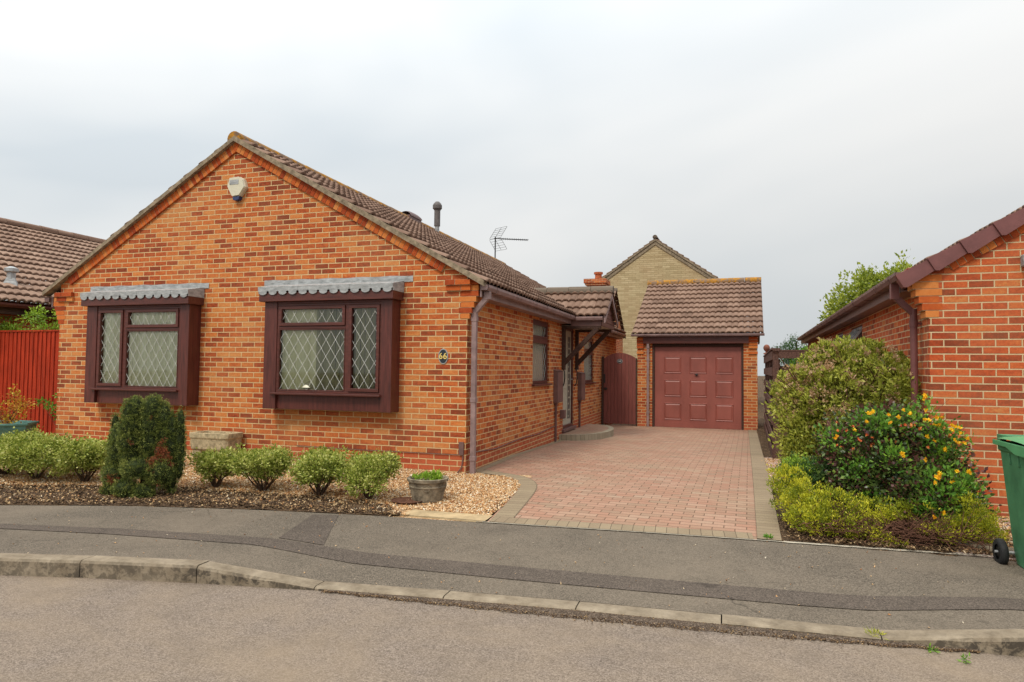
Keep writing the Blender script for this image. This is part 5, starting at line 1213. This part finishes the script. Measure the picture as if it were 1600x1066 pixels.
bs = [(3.84, -1.15, .05, .17, .22, .18, 1), (3.95, -1.45, -.05, .22, .22, .17, 1), (4.20, -1.58, -.06, .24, .18, .14, 1), (4.52, -1.62, -.07, .22, .16, .10, 1), (4.00, -1.78, -.18, .17, .13, .11, 1), (4.25, -1.78, -.19, .17, .11, .09, 1), (4.46, -1.84, -.23, .10, .07, .06, 1), (4.95, -1.78, -.20, .12, .09, .07, 1), (5.12, -1.72, -.16, .12, .1, .09, 1), (4.8, -1.6, -.05, .16, .13, .07, 1), (5.27, -1.55, -.08, .16, .24, .17, 1), (5.36, -1.62, -.20, .13, .18, .12, 1), (3.90, -1.72, -.13, .16, .12, .12, 1), (4.62, -1.88, -.30, .07, .05, .05, 1), (4.5, -1.85, -.29, .06, .05, .05, 1), (4.1, -.95, .12, .2, .2, .16, 1)]
foliage('foliage', bs[:-1], 21000, .025, L_HEA, t, shell=.25, clump=700, crad=.020, wid=.42, zmin=-.33, up=.9, rmix=.8, lump=.22)
tp = [(random.uniform(3.95, 5.2), random.uniform(-2.0, -1.75), -.27 + random.uniform(0, .12)) for _ in range(46)]
stems('stem', (4.6, -1.3, -.28), tp, .009, M['twig'], t, bend=.5, twigs=9)
tw = MB()
for _ in range(420):
    p = Vector((random.uniform(3.9, 5.3), random.uniform(-1.93, -1.6), random.uniform(-.29, -.14))); d = Vector((random.uniform(-1, 1), random.uniform(-.6, .3), random.uniform(-.4, .5))).normalized() * random.uniform(.05, .16)
    tw.tube([p, p + d * .5 + Vector((0, 0, .012)), p + d], [.0035, .003, .0015], 4, cap=False)
tw.build('twigs', M['twig'], t)
t = thing('green_groundcover', 'small dark green feathery shrub between the golden heather and the pink gravel', 'shrub', (4.05, -.85, -.28))
foliage('foliage', [bs[-1][:6] + (1,), (3.93, -.75, .05, .16, .2, .2, 1), (4.25, -.9, .05, .2, .2, .2, 1)], 7500, .028, L_CON, t, shell=.4, clump=800, crad=.022, wid=.4, up=.8)
foliage('bright_tips', [(3.98, -.95, .17, .2, .18, .12, 1)], 900, .026, L_BRIGHT, t, shell=.3, clump=120, crad=.018, wid=.4, up=.9)
stems('stem', (4.05, -.85, -.29), [(3.95, -.8, .1), (4.15, -.9, .15), (4.25, -.85, .1)], .01, M['twig'], t, twigs=3)
# weeds
for i, (x, y, r, lab) in enumerate(((4.36, -3.90, .03, 'larger leafy weed growing in the gutter under the right hand kerb'), (4.50, -3.99, .025, 'smaller weed nearest the bottom right of the gutter silt'))):
    t = thing('gutter_weed', lab, 'weed', (x, y, -.41), group='weeds in the gutter')
    foliage('foliage', [(x, y, -.40, r, r * .7, .02, 1)], 34, .024, L_HYP, t, shell=.7, wid=.35, up=.3)
t = thing('grass_tuft', 'dry straw coloured grass tuft on the kerb joint above the gutter', 'weed', (4.10, -3.80, -.39)); foliage('foliage', [(4.10, -3.81, -.385, .05, .03, .012, 1)], 70, .035, L_HEA, t, shell=.7, wid=.1, up=.3)
t = thing('paving_weed', 'tiny green seedling at the corner of the drive by the heather', 'weed', (3.62, -1.96, -.31)); foliage('foliage', [(3.62, -1.96, -.30, .03, .03, .012, 1)], 50, .035, L_HYP, t, shell=.7, wid=.4, up=.6)

# far trees
t = thing('leafy_tree', 'light green leafy tree rising behind the right neighbour roof', 'tree', (10.6, 30, -.5))
bs = [(8.95, 30, 4.25, .85, .9, .65, 1), (9.35, 30, 5.05, .75, .9, .65, 1), (10.1, 30, 5.65, .85, 1, .75, 1), (11.2, 30, 5.6, 1.0, 1.1, .9, 1), (10.6, 30, 4.8, 1.7, 1.5, 1.3, 1), (11.9, 30, 6.2, .8, .9, .75, 1), (12.2, 30, 5.0, 1.2, 1.2, 1.1, 1), (10.4, 30, 3.7, 1.9, 1.5, 1.0, 1)]
mb = MB(); mb.tube([(10.7, 30, -.6), (10.65, 30, 2.0), (10.6, 30, 4.0)], [.24, .18, .12], 9)
for b in bs: mb.tube([(10.6, 30, 2.6), ((10.6 + b[0]) / 2, 30.1, (2.8 + b[2]) / 2), (b[0], b[1], b[2])], [.09, .06, .02], 6)
mb.build('trunk', M['bark'], t); foliage('crown', bs, 11000, .19, L_TREE, t, shell=.5, clump=700, crad=.15, wid=.55, lump=.3)
t = thing('garden_conifer', 'small dark conifer tip showing over the dark fence beside the garage', 'tree', (6.3, 24, -.5))
mb = MB(); mb.tube([(6.3, 24, -.5), (6.3, 24, 2.5)], [.1, .03], 7); mb.build('trunk', M['bark'], t)
foliage('crown', [(6.15, 24, 1.9 + .0, .75, .7, .6, 1), (6.15, 24, 2.4, .25, .25, .35, 1), (5.75, 24, 2.15, .2, .2, .25, 1), (6.2, 24, 1.0, 1, 1, 1.2, 1)], 7000, .10, L_CON, t, shell=.5, clump=900, crad=.07, wid=.3, up=1)
t = thing('garden_bush', 'green bush top showing between the conifer tip and the neighbour eaves', 'tree', (7.2, 23, -.5))
mb = MB(); mb.tube([(7.3, 23, -.5), (7.2, 23, 2.2)], [.1, .05], 7); mb.build('trunk', M['bark'], t)
foliage('crown', [(7.0, 23, 2.35, .5, .5, .45, 1), (6.7, 23, 1.7, .7, .6, .6, 1), (7.4, 23, 2.1, .6, .6, .6, 1)], 3800, .11, L_HYP, t, shell=.5, clump=500, crad=.08)

# ================================================================== WHEELIE BIN
B = thing('wheelie_bin', 'green wheeled rubbish bin cut by the right edge, standing on the pavement', 'bin', (5.60, -2.32, -.335))
bx, by, bz = 5.60, -2.32, -.335
def sec(z, w_, d0, d1): return [(bx - w_, by - d0, z), (bx + w_, by - d0, z), (bx + w_, by + d1, z), (bx - w_, by + d1, z)]
R_ = [sec(bz + .02, .205, .20, .20), sec(bz + .14, .215, .235, .235), sec(bz + .88, .272, .35, .285), sec(bz + .885, .285, .365, .30), sec(bz + .955, .287, .37, .30)]
mb = MB(); mb.add(sum(R_, []), [(3, 2, 1, 0)] + [(k * 4 + i, k * 4 + (i + 1) % 4, (k + 1) * 4 + (i + 1) % 4, (k + 1) * 4 + i) for k in range(4) for i in range(4)])
for yq in (-.20, -.06, .10): mb.beam((bx - .276, by + yq, bz + .88), (bx - .268, by + yq, bz + .79), .014, .02, up=(0, 1, 0))
mb.build('body', M['bin'], B, bevel=.022)
mb = MB()
n = 8
mb.grid(lambda u, v: (bx - .315 + .63 * u, by - .41 + .72 * v, bz + .965 + .055 * math.sin(math.pi * min(1, max(0, v))) ** .6 * (1 - (2 * u - 1) ** 6 * .6)), 12, 12)
mb.prism([(by - .41, bz + .965), (by + .31, bz + .965), (by + .31, bz + .925), (by + .05, bz + .925), (by - .12, bz + .885), (by - .41, bz + .885)], 0, bx - .316, bx - .306)
mb.prism([(by - .41, bz + .965), (by + .31, bz + .965), (by + .31, bz + .925), (by + .05, bz + .925), (by - .12, bz + .885), (by - .41, bz + .885)], 0, bx + .306, bx + .316)
mb.box(bx - .306, bx + .306, by - .41, by - .40, bz + .885, bz + .965)
mb.build('lid', M['bin_lid'], B, bevel=.006)
mb = MB(); mb.tube([(bx - .25, by + .37, bz + .985), (bx + .25, by + .37, bz + .985)], .015, 10); mb.box(bx - .26, bx - .23, by + .28, by + .38, bz + .93, bz + 1.0); mb.box(bx + .23, bx + .26, by + .28, by + .38, bz + .93, bz + 1.0); mb.build('handle', M['bin'], B)
mb = MB(); mb.tube([(bx - .34, by + .23, bz + .10), (bx + .34, by + .23, bz + .10)], .011, 8); mb.build('axle', M['steel'], B)
for sx_ in (-1, 1):
    c = Vector((bx + sx_ * .30, by + .23, bz + .10)); mb = MB(); prof = [(.058, -.024), (.09, -.026), (.10, -.018), (.102, 0), (.10, .018), (.09, .026), (.058, .024)]
    q = MB(); q.lathe(prof, (0, 0, 0), 28); mb.v = [(c.x + z, c.y + x, c.z + y) for x, y, z in q.v]; mb.f = q.f; mb.r = q.r
    wo = mb.build('wheel', M['rubber'], B, smooth=True)
    q = MB(); q.lathe([(0, -.012), (.02, -.022), (.03, -.010), (.058, -.014), (.062, 0), (.058, .014), (.03, .01), (0, .012)], (0, 0, 0), 20); mb = MB(); mb.v = [(c.x + z, c.y + x, c.z + y) for x, y, z in q.v]; mb.f = q.f; mb.r = q.r
    mb.build('rim', M['black'], wo, smooth=True)
t = thing('edging_stone', 'dark weathered slab lying on the gravel beside the bin wheel', 'slab', (5.28, -1.72, -.3))
mb = MB(); mb.prism([(5.10, -1.60), (5.32, -1.66), (5.52, -1.80), (5.46, -1.90), (5.26, -1.82), (5.12, -1.74)], 2, -.31, -.262); mb.build('slab_body', M['concrete_pot'], t, bevel=.01)

# ================================================================== SKY, SUN, CAMERA
wd = bpy.data.worlds.new('World'); SC.world = wd; wd.use_nodes = True; nt = wd.node_tree; nt.nodes.clear()
SUN_EL, SUN_AZ = R(52), R(195)      # azimuth from +Y clockwise
def wn(t, **k):
    o = nt.nodes.new(t); [setattr(o, a, b) for a, b in k.items()]; return o
sky = wn('ShaderNodeTexSky', sky_type='NISHITA', sun_disc=False, sun_elevation=SUN_EL, sun_rotation=SUN_AZ, air_density=1.2, dust_density=2.5)
tc = wn('ShaderNodeTexCoord'); mp = wn('ShaderNodeMapping'); mp.inputs['Scale'].default_value = (1.0, 1.0, 2.6); mp.inputs['Rotation'].default_value = (0, 0, .55)
n1 = wn('ShaderNodeTexNoise'); n1.inputs['Scale'].default_value = .8; n1.inputs['Detail'].default_value = 4; n1.inputs['Roughness'].default_value = .5; n1.inputs['Distortion'].default_value = .5
nt.links.new(tc.outputs['Generated'], mp.inputs[0]); nt.links.new(mp.outputs[0], n1.inputs['Vector'])
cr = wn('ShaderNodeValToRGB'); e = cr.color_ramp.elements; e[0].position = .36; e[0].color = (5.75, 6.2, 6.5, 1); e[1].position = .60; e[1].color = (8.0, 8.0, 7.85, 1)
nt.links.new(n1.outputs['Fac'], cr.inputs[0])
# overcast sky brightens towards the zenith
sep = wn('ShaderNodeSeparateXYZ'); nt.links.new(tc.outputs['Generated'], sep.inputs[0])
def wm(op, a, b, cl=False):
    o = wn('ShaderNodeMath', operation=op, use_clamp=cl)
    for i, v in enumerate((a, b)):
        if isinstance(v, (int, float)): o.inputs[i].default_value = v
        else: nt.links.new(v, o.inputs[i])
    return o.outputs[0]
zc = wm('MAXIMUM', sep.outputs[2], 0.0)
zr = wm('ADD', wm('MULTIPLY', wm('POWER', zc, 2.2), 2.2), .775)
# thicker cloud towards the east, thinner towards the west
zr = wm('MULTIPLY', zr, wm('ADD', wm('MULTIPLY', sep.outputs[0], -.17), 1.0))
mm = wn('ShaderNodeMix', data_type='RGBA', blend_type='MULTIPLY'); mm.inputs[0].default_value = 1; nt.links.new(cr.outputs[0], mm.inputs[6]); nt.links.new(zr, mm.inputs[7])
mx = wn('ShaderNodeMix', data_type='RGBA'); mx.inputs[0].default_value = .95; nt.links.new(sky.outputs[0], mx.inputs[6]); nt.links.new(mm.outputs[2], mx.inputs[7])
bg = wn('ShaderNodeBackground'); bg.inputs['Strength'].default_value = .1; ow = wn('ShaderNodeOutputWorld'); nt.links.new(mx.outputs[2], bg.inputs[0]); nt.links.new(bg.outputs[0], ow.inputs[0])
ld = bpy.data.lights.new('sun', 'SUN'); ld.energy = 1.5; ld.angle = R(12); ld.color = (1, .93, .80); lo = bpy.data.objects.new('sun', ld); COL.objects.link(lo)
dv_ = Vector((math.sin(SUN_AZ) * math.cos(SUN_EL), math.cos(SUN_AZ) * math.cos(SUN_EL), math.sin(SUN_EL))); lo.rotation_euler = dv_.to_track_quat('Z', 'Y').to_euler(); lo.location = dv_ * 40

cd = bpy.data.cameras.new('camera'); cam = bpy.data.objects.new('camera', cd); COL.objects.link(cam); SC.camera = cam
cd.sensor_width = 36; cd.lens = 1042.633 / 1600 * 36; cd.clip_end = 800; cd.clip_start = .05
yaw, pit, rol = -.309674559, .041017941, .0105575291
cy, sy = math.cos(yaw), math.sin(yaw); f = Vector((sy, cy, 0)); r = Vector((cy, -sy, 0)); u = Vector((0, 0, 1))
f2 = f * math.cos(pit) + u * math.sin(pit); u2 = u * math.cos(pit) - f * math.sin(pit); r3 = r * math.cos(rol) + u2 * math.sin(rol); u3 = u2 * math.cos(rol) - r * math.sin(rol)
cam.matrix_world = Matrix(((r3.x, u3.x, -f2.x, 3.26686858), (r3.y, u3.y, -f2.y, -8.24683865), (r3.z, u3.z, -f2.z, 1.14819840), (0, 0, 0, 1)))
SC.view_settings.view_transform = 'Standard'; SC.view_settings.look = 'None'; SC.view_settings.gamma = 1; SC.view_settings.exposure = .33
SC.render.engine = 'CYCLES'; SC.cycles.max_bounces = 6; SC.cycles.transparent_max_bounces = 12
for o in bpy.data.objects:
    if '_base' in o: del o['_base']
